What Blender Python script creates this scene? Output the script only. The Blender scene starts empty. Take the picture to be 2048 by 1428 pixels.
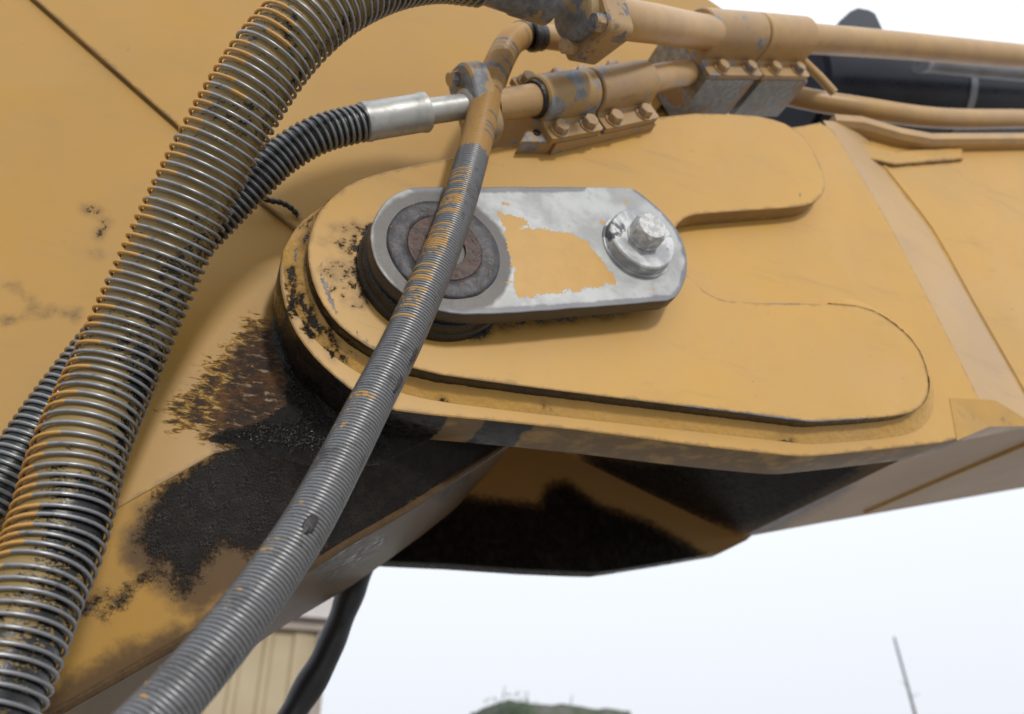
import bpy, math, random
import numpy as np
from mathutils import Vector, noise as mnoise
from mathutils.geometry import delaunay_2d_cdt

random.seed(7)
rng = np.random.default_rng(7)
SC = bpy.context.scene
COL = SC.collection
R = math.radians

# ------------------------------------------------------------------ camera
CAM = Vector((0.0, -0.53, 1.60))
PITCH, YAW, FPX = R(30), R(21), 1600.0
cam_d = bpy.data.cameras.new('camera')
cam = bpy.data.objects.new('camera', cam_d)
COL.objects.link(cam)
cam.location = CAM
cam.rotation_euler = (R(90) + PITCH, 0, -YAW)
cam_d.sensor_width = 36
cam_d.lens = FPX / 2048 * 36
cam_d.clip_start = 0.02
cam_d.clip_end = 3000
cam_d.dof.use_dof = True
cam_d.dof.focus_distance = 0.60
cam_d.dof.aperture_fstop = 6.0
SC.camera = cam
SC.render.resolution_x, SC.render.resolution_y = 1024, 714

# ------------------------------------------------------------------ sky
SUN_EL, SUN_AZ = R(22), R(6)          # azimuth measured from -Y towards +X
world = bpy.data.worlds.new('World'); SC.world = world
world.use_nodes = True
wn, wl = world.node_tree.nodes, world.node_tree.links
bg = wn['Background']
sky = wn.new('ShaderNodeTexSky'); sky.sky_type = 'NISHITA'; sky.sun_disc = False
sky.sun_elevation = SUN_EL
sky.sun_rotation = math.pi + SUN_AZ * -1
sky.air_density, sky.dust_density, sky.ozone_density = 1.0, 4.0, 1.0
tc = wn.new('ShaderNodeTexCoord'); sx = wn.new('ShaderNodeSeparateXYZ')
wl.new(tc.outputs['Generated'], sx.inputs[0])
mr = wn.new('ShaderNodeMapRange')                       # overcast dome: brighter overhead
mr.inputs[1].default_value, mr.inputs[2].default_value = 0, 1
mr.inputs[3].default_value, mr.inputs[4].default_value = 9.2, 14.5
wl.new(sx.outputs['Z'], mr.inputs[0])
vm = wn.new('ShaderNodeVectorMath'); vm.operation = 'SCALE'
vm.inputs[0].default_value = (0.95, 0.985, 1.06)
wl.new(mr.outputs[0], vm.inputs['Scale'])
mx = wn.new('ShaderNodeMix'); mx.data_type = 'RGBA'; mx.inputs[0].default_value = 0.92
wl.new(sky.outputs[0], mx.inputs[6]); wl.new(vm.outputs[0], mx.inputs[7])
wl.new(mx.outputs[2], bg.inputs[0])
bg.inputs[1].default_value = 0.1

# ------------------------------------------------------------------ sun through thin cloud
sun_d = bpy.data.lights.new('sun', 'SUN'); sun_d.energy = 1.7; sun_d.angle = R(6)
sun_d.color = (1.0, 0.95, 0.87)
sun = bpy.data.objects.new('sun', sun_d); COL.objects.link(sun)
to_sun = Vector((math.sin(SUN_AZ) * math.cos(SUN_EL), -math.cos(SUN_AZ) * math.cos(SUN_EL), math.sin(SUN_EL)))
sun.rotation_euler = to_sun.to_track_quat('Z', 'Y').to_euler()
sun.location = (0, -3, 6)
SC.view_settings.view_transform = 'Standard'
SC.view_settings.look = 'None'
SC.view_settings.exposure = 0.0
SC.view_settings.gamma = 1.0
SC.view_settings.use_curve_mapping = False

# ------------------------------------------------------------------ survey: photo point + plane depth -> metres
FW = Vector((math.sin(YAW) * math.cos(PITCH), math.cos(YAW) * math.cos(PITCH), math.sin(PITCH)))
RT = Vector((math.cos(YAW), -math.sin(YAW), 0))
UP = RT.cross(FW)
def ray(u, v):
    return RT * ((u - 1024) / FPX) + UP * ((714 - v) / FPX) + FW
def at(u, v, Y):
    d = ray(u, v)
    return CAM + d * ((Y - CAM.y) / d.y)
def xz(u, v, Y):
    p = at(u, v, Y); return (p.x, p.z)
def XZ(pts, Y):
    return [xz(u, v, Y) for u, v in pts]

PAINTS = set()
# ------------------------------------------------------------------ object helpers
def tag(o, label=None, cat=None, group=None, kind=None):
    if label: o['label'] = label
    if cat: o['category'] = cat
    if group: o['group'] = group
    if kind: o['kind'] = kind
    return o
def thing(name, loc, label, cat, group=None):
    o = bpy.data.objects.new(name, None); COL.objects.link(o)
    o.location = loc; o.empty_display_size = 0.02
    return tag(o, label, cat, group)
def wloc(o):
    v = Vector((0, 0, 0))
    while o is not None:
        v += o.location; o = o.parent
    return v
def mesh_obj(name, verts, faces, mat, parent=None, smooth=True, attrs=None, angle=40):
    org = wloc(parent) if parent else Vector((0, 0, 0))
    V = np.asarray(verts, float) - np.array(org)[None, :]
    me = bpy.data.meshes.new(name)
    me.from_pydata(V.tolist(), [], faces)
    if mat.name in PAINTS:
        attrs = dict(attrs or {})
        for k in ('grease', 'rust', 'film', 'chip', 'sideg'): attrs.setdefault(k, np.full(len(V), -200.0))
        attrs.setdefault('edged', np.full(len(V), 60.0))
        attrs.setdefault('rim', np.zeros(len(V)))
    if attrs:
        for k, arr in attrs.items():
            a = me.attributes.new(k, 'FLOAT', 'POINT')
            a.data.foreach_set('value', np.asarray(arr, np.float32))
    me.materials.append(mat)
    me.polygons.foreach_set('use_smooth', [smooth] * len(me.polygons))
    if smooth and angle:
        me.set_sharp_from_angle(angle=R(angle))
    me.update()
    o = bpy.data.objects.new(name, me); COL.objects.link(o)
    if parent: o.parent = parent
    return o

def sdf_poly(P, poly):
    """signed distance (mm, positive inside) of points P[n,2] to a closed polygon"""
    poly = np.asarray(poly, float); n = len(poly)
    d = np.full(len(P), 1e9); ins = np.zeros(len(P), bool)
    for i in range(n):
        a, b = poly[i], poly[(i + 1) % n]
        e = b - a; w = P - a
        t = np.clip((w @ e) / max(e @ e, 1e-12), 0, 1)
        q = w - t[:, None] * e
        d = np.minimum(d, (q * q).sum(1))
        c = ((a[1] <= P[:, 1]) != (b[1] <= P[:, 1]))
        with np.errstate(divide='ignore', invalid='ignore'):
            xx = a[0] + (P[:, 1] - a[1]) / (b[1] - a[1]) * (b[0] - a[0])
        ins ^= c & (P[:, 0] < xx)
    d = np.sqrt(d) * 1000
    return np.where(ins, d, -d)
def sdf_line(P, line, w):
    """distance mask (mm) of a stroke of half width w mm"""
    line = np.asarray(line, float); d = np.full(len(P), 1e9)
    for a, b in zip(line[:-1], line[1:]):
        e = b - a; q = P - a
        t = np.clip((q @ e) / max(e @ e, 1e-12), 0, 1)
        q = q - t[:, None] * e
        d = np.minimum(d, np.sqrt((q * q).sum(1)))
    return w - d * 1000
def masks_at(P2, masks, Y):
    """masks: {attr: [('poly', px pts) | ('line', px pts, mm)]} -> attr arrays"""
    out = {}
    for k, lst in masks.items():
        v = np.full(len(P2), -200.0)
        for m in lst:
            pts = XZ(m[1], m[3] if len(m) > 3 else Y)
            s = sdf_poly(P2, pts) if m[0] == 'poly' else sdf_line(P2, pts, m[2])
            v = np.maximum(v, s)
        out[k] = v
    return out

def chaikin(pts, n=2, closed=True):
    pts = [Vector(p) for p in pts]
    for _ in range(n):
        q = []
        m = len(pts)
        for i in range(m if closed else m - 1):
            a, b = pts[i], pts[(i + 1) % m]
            q += [a * .75 + b * .25, a * .25 + b * .75]
        if not closed: q = [pts[0]] + q + [pts[-1]]
        pts = q
    return [tuple(p) for p in pts]
def resample(pts, step, closed=True):
    out = []
    m = len(pts)
    for i in range(m if closed else m - 1):
        a, b = Vector(pts[i]), Vector(pts[(i + 1) % m])
        k = max(1, int((b - a).length / step))
        for j in range(k): out.append(tuple(a.lerp(b, j / k)))
    if not closed: out.append(tuple(pts[-1]))
    return out
def ccw(pts):
    a = sum(p[0] * q[1] - q[0] * p[1] for p, q in zip(pts, pts[1:] + pts[:1]))
    return pts if a > 0 else pts[::-1]
def normals2(pts, closed=True):
    n = len(pts); out = []
    for i in range(n):
        a = Vector(pts[(i - 1) % n]) if closed or i > 0 else Vector(pts[0])
        b = Vector(pts[(i + 1) % n]) if closed or i < n - 1 else Vector(pts[-1])
        t = (b - a); t = t.normalized() if t.length > 1e-9 else Vector((1, 0))
        out.append(Vector((t.y, -t.x)))                     # outward for ccw
    return out

def plate(name, outline, y0, y1, mat, parent, bevel=0.0015, grid=0.006, masks=None, maskY=None, step=0.004, wob=0.0):
    """a plate in the XZ plane, front face at y0 (towards -Y), back at y1, rounded front edge"""
    pts = ccw(resample(outline, step))
    if wob:
        pts = [(x + wob * mnoise.noise((x * 60, z * 60, 1)), z + wob * mnoise.noise((x * 60, z * 60, 9))) for x, z in pts]
    nr = normals2(pts); n = len(pts)
    ins = [(p[0] - q.x * bevel, p[1] - q.y * bevel) for p, q in zip(pts, nr)]
    xs = [p[0] for p in ins]; zs = [p[1] for p in ins]
    gx = np.arange(min(xs), max(xs), grid); gz = np.arange(min(zs), max(zs), grid)
    G = np.array([(x + (grid / 2 if j % 2 else 0), z) for j, z in enumerate(gz) for x in gx])
    if len(G):
        G = G[sdf_poly(G, ins) > grid * 350]
    allp = [Vector(p) for p in ins] + [Vector(p) for p in G]
    r = delaunay_2d_cdt(allp, [(i, (i + 1) % n) for i in range(n)], [list(range(n))], 1, 1e-7)
    fv, ff = r[0], r[2]
    V = [(p.x, y0, p.y) for p in fv]
    F = []
    for f in ff:
        a, b, c = (fv[f[0]], fv[f[1]], fv[f[2]])
        s = (b.x - a.x) * (c.y - a.y) - (c.x - a.x) * (b.y - a.y)
        F.append(list(f) if s > 0 else list(f)[::-1])
    ring0 = len(V)                                          # own copies of the rim, merged by position below
    rings = [(bevel, 0.0), (bevel * .3, bevel * .3), (0, bevel), (0, max(y1 - y0 - .001, bevel * 1.2)), (0, y1 - y0)]
    bl = []
    for off, dy in rings:
        s = len(V)
        V += [(p[0] - q.x * off, y0 + dy, p[1] - q.y * off) for p, q in zip(pts, nr)]
        bl.append(s)
    for a, b in zip(bl[:-1], bl[1:]):
        for i in range(n):
            j = (i + 1) % n
            F.append([a + i, b + i, b + j, a + j])
    F.append([bl[-1] + i for i in range(n)][::-1])
    A = None
    if masks is not None:
        P2 = np.array([(v[0], v[2]) for v in V])
        A = masks_at(P2, masks, maskY if maskY is not None else y0)
        A['edged'] = np.abs(sdf_poly(P2, pts))
        A['rim'] = np.concatenate([np.zeros(ring0), np.repeat([0.3, 0.7, 1, 1, 1], n)])
    return mesh_obj(name, V, F, mat, parent, True, A)

def catmull(pts, step=0.004):
    P = [Vector(p) for p in pts]
    P = [P[0] * 2 - P[1]] + P + [P[-1] * 2 - P[-2]]
    out = []
    for i in range(1, len(P) - 2):
        p0, p1, p2, p3 = P[i - 1:i + 3]
        k = max(2, int((p2 - p1).length / step))
        for j in range(k):
            t = j / k
            out.append(.5 * ((2 * p1) + (p2 - p0) * t + (2 * p0 - 5 * p1 + 4 * p2 - p3) * t * t + (3 * p1 - p0 - 3 * p2 + p3) * t ** 3))
    out.append(P[-2])
    return out
def frames(C):
    """tangent, 'towards viewer side' normal and binormal along a curve"""
    T, N, B = [], [], []
    ref = Vector((0, -1, 0))
    for i in range(len(C)):
        t = (C[min(i + 1, len(C) - 1)] - C[max(i - 1, 0)]).normalized()
        n = (ref - t * ref.dot(t))
        n.normalize()
        T.append(t); N.append(n); B.append(t.cross(n))
    return T, N, B
def tube_mesh(C, rad, segs=20, cap=True):
    T, N, B = frames(C)
    V, F, A = [], [], []
    for i, c in enumerate(C):
        r = rad(i / max(1, len(C) - 1)) if callable(rad) else rad
        for k in range(segs):
            a = 2 * math.pi * k / segs
            V.append(tuple(c + (N[i] * math.cos(a) + B[i] * math.sin(a)) * r)); A.append(a)
    for i in range(len(C) - 1):
        for k in range(segs):
            l = (k + 1) % segs
            F.append([i * segs + k, i * segs + l, (i + 1) * segs + l, (i + 1) * segs + k])
    if cap:
        F.append(list(range(segs))[::-1]); F.append([(len(C) - 1) * segs + k for k in range(segs)])
    return V, F, A
def tube(name, C, rad, mat, parent, segs=20, attrs=None):
    V, F, A = tube_mesh(C, rad, segs)
    return mesh_obj(name, V, F, mat, parent, True, attrs(V, A) if attrs else None)
def helix(name, C, R0, wire, pitch, mat, parent, per=24, ring=8, paint=None, flat=1.0, jitter=0.0):
    """a wire wound round a curve; paint(s, angle, turn) -> attribute"""
    T, N, B = frames(C)
    L = [0.0]
    for a, b in zip(C[:-1], C[1:]): L.append(L[-1] + (b - a).length)
    tot = L[-1]; steps = int(tot / pitch * per)
    V, F, A = [], [], []
    j = 0
    ja = [random.gauss(0, jitter) for _ in range(int(tot / pitch) + 3)]
    for i in range(steps + 1):
        s = min(i * pitch / per + ja[int(i / per)] * (1 - (i / per) % 1) + ja[int(i / per) + 1] * ((i / per) % 1), tot * .99999)
        s = max(s, 0)
        while j < len(L) - 2 and L[j + 1] < s: j += 1
        while j > 0 and L[j] > s: j -= 1
        t = (s - L[j]) / max(L[j + 1] - L[j], 1e-9)
        c = C[j].lerp(C[j + 1], t); n = N[j].lerp(N[j + 1], t); b = B[j].lerp(B[j + 1], t); tt = T[j]
        a = 2 * math.pi * i / per
        rad = n * math.cos(a) + b * math.sin(a)
        p = c + rad * R0
        for k in range(ring):
            q = 2 * math.pi * k / ring
            V.append(tuple(p + rad * (wire * flat * math.cos(q)) + tt * (wire * math.sin(q))))
            A.append(paint(s, a % (2 * math.pi), i / per) if paint else 0)
        if i:
            o = (i - 1) * ring
            for k in range(ring):
                l = (k + 1) % ring
                F.append([o + k, o + l, o + ring + l, o + ring + k])
    F.append(list(range(ring))); F.append([steps * ring + k for k in range(ring)][::-1])
    return mesh_obj(name, V, F, mat, parent, True, {'paint': A}, angle=0)

def lathe(name, c, axis, prof, mat, parent, segs=40, smooth=True, hexa=False):
    """prof = [(distance along axis, radius)], caps closed"""
    ax = Vector(axis).normalized()
    n = ax.orthogonal().normalized() if abs(ax.z) > .9 else (Vector((0, 0, 1)) - ax * ax.z).normalized()
    b = ax.cross(n); V, F = [], []
    for d, r in prof:
        for k in range(segs):
            a = 2 * math.pi * k / segs
            V.append(tuple(Vector(c) + ax * d + (n * math.cos(a) + b * math.sin(a)) * r))
    for i in range(len(prof) - 1):
        for k in range(segs):
            l = (k + 1) % segs
            F.append([i * segs + k, i * segs + l, (i + 1) * segs + l, (i + 1) * segs + k])
    F.append(list(range(segs))[::-1]); F.append([(len(prof) - 1) * segs + k for k in range(segs)])
    return mesh_obj(name, V, F, mat, parent, smooth, None, 35)
def hexbolt(name, c, axis, af, h, mat, parent, rot=0.0):
    """hexagon head with chamfered crown and a round flange below"""
    ax = Vector(axis).normalized()
    n = (Vector((0, 0, 1)) - ax * ax.z).normalized(); b = ax.cross(n)
    V, F = [], []
    def ringv(d, f):
        s = len(V)
        for k in range(24):
            a = 2 * math.pi * k / 24 + rot
            ph = ((a - rot + math.pi / 6) % (math.pi / 3)) - math.pi / 6
            r = f(af / 2 / math.cos(ph))
            V.append(tuple(Vector(c) + ax * d + (n * math.cos(a) + b * math.sin(a)) * r))
        return s
    rs = [ringv(0, lambda r: af * .575), ringv(h * .08, lambda r: af * .575), ringv(h * .14, lambda r: r), ringv(h * .86, lambda r: r),
          ringv(h, lambda r: min(r, af * .5) * .94)]
    for s, t in zip(rs[:-1], rs[1:]):
        for k in range(24):
            l = (k + 1) % 24
            F.append([s + k, s + l, t + l, t + k])
    F.append([rs[0] + k for k in range(24)][::-1]); F.append([rs[-1] + k for k in range(24)])
    return mesh_obj(name, V, F, mat, parent, True, None, 30)
def prism(name, sec, A, Bv, mat, parent, bevel=0.001):
    """section [Vector..] (3D points) swept from offset A to offset Bv with small end chamfers"""
    n = len(sec); c = sum(sec, Vector()) / n
    d = (Bv - A).normalized()
    V, F = [], []
    for off, sh in ((A, 1), (A + d * bevel, 0), (Bv - d * bevel, 0), (Bv, 1)):
        for p in sec:
            q = p + (c - p).normalized() * (bevel if sh else 0)
            V.append(tuple(q + off))
    for i in range(3):
        for k in range(n):
            l = (k + 1) % n
            F.append([i * n + k, i * n + l, (i + 1) * n + l, (i + 1) * n + k])
    F.append(list(range(n))[::-1]); F.append([3 * n + k for k in range(n)])
    me = mesh_obj(name, V, F, mat, parent, True, None, 35)
    import bmesh
    bm = bmesh.new(); bm.from_mesh(me.data); bmesh.ops.recalc_face_normals(bm, faces=bm.faces); bm.to_mesh(me.data); bm.free()
    return me
def box(name, lo, hi, mat, parent, bevel=0.0015):
    x0, y0, z0 = lo; x1, y1, z1 = hi; b = bevel
    sec = [Vector((x0 + b, y0, z0)), Vector((x1 - b, y0, z0)), Vector((x1, y0, z0 + b)), Vector((x1, y0, z1 - b)),
           Vector((x1 - b, y0, z1)), Vector((x0 + b, y0, z1)), Vector((x0, y0, z1 - b)), Vector((x0, y0, z0 + b))]
    return prism(name, sec, Vector((0, 0, 0)), Vector((0, y1 - y0, 0)), mat, parent, bevel)

# ------------------------------------------------------------------ materials
class N:
    def __init__(s, name):
        s.m = bpy.data.materials.new(name); s.m.use_nodes = True
        s.t = s.m.node_tree; s.n, s.l = s.t.nodes, s.t.links
        s.b = s.n['Principled BSDF']
        s.tc = s.n.new('ShaderNodeTexCoord').outputs['Object']
    def new(s, t): return s.n.new(t)
    def noise(s, scale, detail=4, rough=.55, dist=0, vec=None, stretch=None):
        n = s.new('ShaderNodeTexNoise')
        n.inputs['Scale'].default_value = scale; n.inputs['Detail'].default_value = detail
        n.inputs['Roughness'].default_value = rough; n.inputs['Distortion'].default_value = dist
        v = vec or s.tc
        if stretch:
            mp = s.new('ShaderNodeMapping'); mp.inputs['Scale'].default_value = stretch[:3]
            if len(stretch) > 3: mp.inputs['Rotation'].default_value = stretch[3]
            s.l.new(v, mp.inputs[0]); v = mp.outputs[0]
        s.l.new(v, n.inputs['Vector'])
        return n.outputs['Fac']
    def attr(s, k):
        a = s.new('ShaderNodeAttribute'); a.attribute_name = k; return a.outputs['Fac']
    def math(s, op, a, b=None, c=None, clamp=False):
        m = s.new('ShaderNodeMath'); m.operation = op; m.use_clamp = clamp
        for i, v in enumerate((a, b, c)):
            if v is None: continue
            if isinstance(v, (int, float)): m.inputs[i].default_value = v
            else: s.l.new(v, m.inputs[i])
        return m.outputs[0]
    def ss(s, v, lo, hi, a=0.0, b=1.0):
        m = s.new('ShaderNodeMapRange'); m.interpolation_type = 'SMOOTHSTEP'
        s.l.new(v, m.inputs[0])
        for i, x in zip((1, 2, 3, 4), (lo, hi, a, b)): m.inputs[i].default_value = x
        return m.outputs[0]
    def mix(s, f, a, b):
        m = s.new('ShaderNodeMix'); m.data_type = 'RGBA'
        for i, v in ((0, f), (6, a), (7, b)):
            if isinstance(v, (int, float)): m.inputs[i].default_value = v
            elif isinstance(v, tuple): m.inputs[i].default_value = (*v[:3], 1)
            else: s.l.new(v, m.inputs[i])
        return m.outputs[2]
    def mixf(s, f, a, b):
        m = s.new('ShaderNodeMix'); m.data_type = 'FLOAT'
        for i, v in ((0, f), (2, a), (3, b)):
            if isinstance(v, (int, float)): m.inputs[i].default_value = v
            else: s.l.new(v, m.inputs[i])
        return m.outputs[0]
    def ragged(s, key, noise, amp, soft=.4):
        """attribute (mm inside) pushed about by noise, thresholded"""
        v = s.math('ADD', s.attr(key), s.math('MULTIPLY', s.math('SUBTRACT', noise, .5), amp))
        return s.ss(v, -soft, soft)
    def out(s, col=None, rough=None, metal=None, bump=None, strength=.3, dist=.001, spec=None, coat=None):
        for k, v in (('Base Color', col), ('Roughness', rough), ('Metallic', metal), ('Specular IOR Level', spec), ('Coat Weight', coat)):
            if v is None: continue
            if isinstance(v, (int, float)): s.b.inputs[k].default_value = v
            elif isinstance(v, tuple): s.b.inputs[k].default_value = (*v[:3], 1)
            else: s.l.new(v, s.b.inputs[k])
        if bump is not None:
            bp = s.new('ShaderNodeBump'); bp.inputs['Strength'].default_value = strength; bp.inputs['Distance'].default_value = dist
            s.l.new(bump, bp.inputs['Height']); s.l.new(bp.outputs[0], s.b.inputs['Normal'])
        return s.m

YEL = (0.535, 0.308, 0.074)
YEL2 = (0.50, 0.285, 0.085)
GREASE = (0.0085, 0.0068, 0.0058)
STEEL = (0.34, 0.345, 0.36)

def paint_plate(name, base=YEL, specks=.5, hammer=0.0, rimdirt=.6, gsoft=1.0, gamp=22, gb=1.0, gspec=.5):
    """enamel on steel with traced grease, rust, soft film, bare-metal chips (attributes in mm)"""
    s = N(name); PAINTS.add(s.m.name)
    big = s.noise(7, 3); mid = s.noise(60, 4); fine = s.noise(420, 5, .65); vf = s.noise(1300, 3)
    col = s.mix(s.ss(big, .3, .75), base, (base[0] * .90, base[1] * .93, base[2] * 1.15))
    col = s.mix(s.math('MULTIPLY', s.ss(mid, .5, .8), .25), col, (base[0] * .82, base[1] * .85, base[2] * 1.0))
    # dust film, faded zones, faint wipe marks, grime that gathers along edges
    dust = s.math('MULTIPLY', s.ss(s.noise(4.5, 5, .6, .8), .40, .72), .38)
    col = s.mix(dust, col, (base[0] * .98, base[1] * 1.10, base[2] * 2.0))
    wipe = s.math('MULTIPLY', s.ss(s.noise(16, 7, .7, .6, None, (.35, 1, 2.2, (0, R(28), 0))), .54, .74), .26)
    col = s.mix(wipe, col, (.24, .17, .10))
    eg = s.math('ADD', s.attr('edged'), s.math('MULTIPLY', s.noise(70, 7, .7, .4), -14))
    col = s.mix(s.math('MULTIPLY', s.ss(eg, -2.6, -6.5), .45), col, (.12, .085, .06))
    scr = s.math('MULTIPLY', s.ss(s.noise(55, 3, .5, 0, None, (.18, 1, 6, (0, R(-62), 0))), .735, .75), s.ss(s.noise(11, 2), .5, .62))
    col = s.mix(s.math('MULTIPLY', scr, .35), col, (.16, .13, .11))
    # scattered splashes and nicks
    spk = s.math('MULTIPLY', s.ss(s.noise(95, 5, .6, .4), .70, .72), s.ss(s.noise(14, 2), .50, .62))
    nick = s.math('MULTIPLY', s.ss(s.noise(240, 4, .6, 0, None, (1.6, 1, .6)), .735, .75), s.ss(s.noise(9, 2), .42, .60))
    spk = s.math('MULTIPLY', s.math('MAXIMUM', spk, nick), specks)
    col = s.mix(spk, col, (.045, .035, .03))
    scuff = s.math('MULTIPLY', s.ss(s.noise(30, 6, .7, 1.2, None, (1, 1, 3)), .63, .72), .22)
    col = s.mix(scuff, col, (.20, .16, .13))
    # brown oil film
    film = s.ragged('film', s.noise(45, 6, .65), 34, 9)
    col = s.mix(s.math('MULTIPLY', film, .86), col, s.mix(s.noise(25, 5), (.075, .042, .020), (.045, .028, .017)))
    streak = s.noise(150, 8, .72, .5, None, (.55, 1, 1.5, (0, R(-38), 0)))
    rv = s.math('ADD', s.math('MINIMUM', s.attr('rust'), 5), s.math('MULTIPLY', s.math('SUBTRACT', streak, .5), 105))
    rustm = s.ss(rv, -5, 9)
    rcol = s.mix(s.ss(s.noise(55, 6, .7), .42, .66), (.016, .009, .007), (.105, .036, .010))
    rcol = s.mix(s.ss(s.noise(330, 5, .7), .45, .70), rcol, (.010, .008, .007))
    col = s.mix(s.math('MULTIPLY', rustm, .95), col, rcol)
    chip = s.ragged('chip', fine, 7, .25)
    col = s.mix(chip, col, s.mix(s.ss(mid, .35, .65), (.10, .10, .115), (.23, .23, .25)))
    gn = s.math('ADD', s.math('MULTIPLY', s.noise(120, 6, .7), .6), s.math('MULTIPLY', fine, .4))
    halo = s.ss(s.math('ADD', s.attr('grease'), s.math('MULTIPLY', s.math('SUBTRACT', s.noise(60, 7, .7), .42), 46)), -8, 8)
    col = s.mix(s.math('MULTIPLY', s.math('MULTIPLY', halo, s.ss(s.attr('grease'), -12, 2)), .62), col, (.075, .040, .016))
    gr = s.ragged('grease', gn, gamp, gsoft)
    side = s.ss(s.attr('rim'), .6, .95)
    sg = s.math('MULTIPLY', s.ragged('sideg', s.noise(28, 7, .68, .4), 26, 1.6), side)
    gr0 = s.math('MULTIPLY', gr, gb)
    gr = s.math('MAXIMUM', gr, sg)
    gcol = s.mix(s.ss(s.noise(90, 4), .45, .7), GREASE, (.015, .0115, .0095))
    rim = s.math('MULTIPLY', s.ss(s.math('ADD', s.attr('rim'), s.math('MULTIPLY', s.math('SUBTRACT', s.noise(30, 6, .65), .5), 1.6)), .75, 1.05), rimdirt)
    col = s.mix(rim, col, s.mix(s.noise(14, 4), (.10, .068, .044), (.055, .046, .042)))
    col = s.mix(gr, col, gcol)
    rough = s.mixf(gr, s.mixf(rustm, s.mixf(big, .36, .46), .6), s.mixf(s.ss(s.noise(110, 4), .4, .6), .10, .42))
    h = s.math('ADD', s.math('MULTIPLY', vf, .03), s.math('MULTIPLY', s.noise(140, 3), .05 + hammer))
    h = s.math('ADD', h, s.math('MULTIPLY', gr0, s.math('ADD', s.math('ADD', s.math('MULTIPLY', s.noise(420, 5, .75), 7), s.math('MULTIPLY', s.noise(90, 4), 2.2)), .6)))
    h = s.math('ADD', h, s.math('MULTIPLY', rustm, s.math('MULTIPLY', s.noise(420, 5, .7), 1.5)))
    h = s.math('SUBTRACT', h, s.math('MULTIPLY', chip, .25))
    return s.out(col, rough, None, h, .55, .0012, spec=s.mixf(gr, .30, gspec))

def simple_paint(name, base=YEL2, bare=.0, dirt=.25, rough=.42, seed=(0, 0, 0), bare_col=(.27, .28, .30), scale=55):
    s = N(name)
    mp = s.new('ShaderNodeMapping'); mp.inputs['Location'].default_value = seed
    s.l.new(s.tc, mp.inputs[0]); v = mp.outputs[0]
    big = s.noise(20, 4, vec=v); fine = s.noise(500, 4, vec=v)
    col = s.mix(s.ss(big, .3, .7), base, (base[0] * .86, base[1] * .88, base[2] * 1.05))
    if bare:
        b = s.ss(s.math('ADD', s.noise(scale, 4, .55, .3, v), s.math('MULTIPLY', fine, .05)), .66 - bare * .3, .67 - bare * .3)
        col = s.mix(b, col, s.mix(s.ss(s.noise(130, 4, vec=v), .35, .65), bare_col, tuple(c * .62 for c in bare_col)))
    d = s.math('MULTIPLY', s.ss(s.noise(85, 6, .65, .5, v), .56, .70), dirt)
    col = s.mix(d, col, (.045, .032, .026))
    return s.out(col, s.mixf(big, rough - .06, rough + .1), None, s.math('ADD', s.noise(160, 3, vec=v), s.math('MULTIPLY', fine, .2)), .25, .001)

def steel(name, col=STEEL, rough=.34, metal=.9, dirt=.4, scale=60):
    s = N(name)
    d = s.math('MULTIPLY', s.ss(s.noise(scale, 6, .65), .45, .68), dirt)
    c = s.mix(d, s.mix(s.noise(220, 5), col, tuple(x * .7 for x in col)), (.03, .025, .022))
    return s.out(c, s.mixf(s.noise(90, 4), rough - .08, rough + .18), s.math('MULTIPLY', s.math('SUBTRACT', 1, d), metal), s.noise(500, 4), .15, .0006)

def coil_mat(name, paintcol=(.50, .27, .07), metalcol=(.36, .37, .39), rough=.33):
    s = N(name)
    v = s.math('ADD', s.attr('paint'), s.math('MULTIPLY', s.math('SUBTRACT', s.noise(260, 5, .65), .5), .9))
    p = s.ss(v, .48, .54)
    dk = s.math('MULTIPLY', s.ss(s.noise(120, 6, .7), .55, .66), .75)
    dk = s.math('MAXIMUM', dk, s.ss(s.noise(22, 6, .68, .5), .57, .68))
    dk = s.math('MULTIPLY', dk, .7)
    c = s.mix(dk, s.mix(s.noise(400, 4), metalcol, tuple(x * .62 for x in metalcol)), (.03, .028, .027))
    c = s.mix(p, c, paintcol)
    return s.out(c, s.mixf(p, s.mixf(s.noise(200, 3), rough - .08, rough + .15), .42), s.mixf(p, s.mixf(dk, .65, .1), 0.0), s.noise(700, 3), .12, .0005)

def rubber_overspray(name, amount=.5):
    s = N(name)
    n1 = s.noise(110, 8, .72, .3, None, (1, 1, 2.4)); n2 = s.noise(700, 4, .7)
    v = s.math('ADD', s.math('MULTIPLY', n1, .75), s.math('MULTIPLY', n2, .25))
    v = s.math('ADD', v, s.math('MULTIPLY', s.math('SUBTRACT', s.attr('paint'), .5), .35))
    p = s.ss(v, .485, .50)
    c = s.mix(p, (.011, .011, .011), s.mix(s.noise(160, 5), (.31, .205, .062), (.19, .14, .055)))
    return s.out(c, s.mixf(p, s.mixf(s.noise(160, 4), .06, .35), .5), None, s.math('ADD', s.math('MULTIPLY', p, .4), s.math('MULTIPLY', n2, .5)), .5, .0008)

def plain(name, col, rough=.5, metal=0.0, var=.25, scale=40, bump=.15, col2=None):
    s = N(name)
    c2 = col2 or tuple(x * (1 - var) for x in col)
    return s.out(s.mix(s.ss(s.noise(scale, 5, .6), .35, .65), col, c2), s.mixf(s.noise(scale * 2.3, 4), max(.05, rough - .1), min(1, rough + .12)), metal,
                 s.noise(scale * 6, 4), bump, .001)

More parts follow.
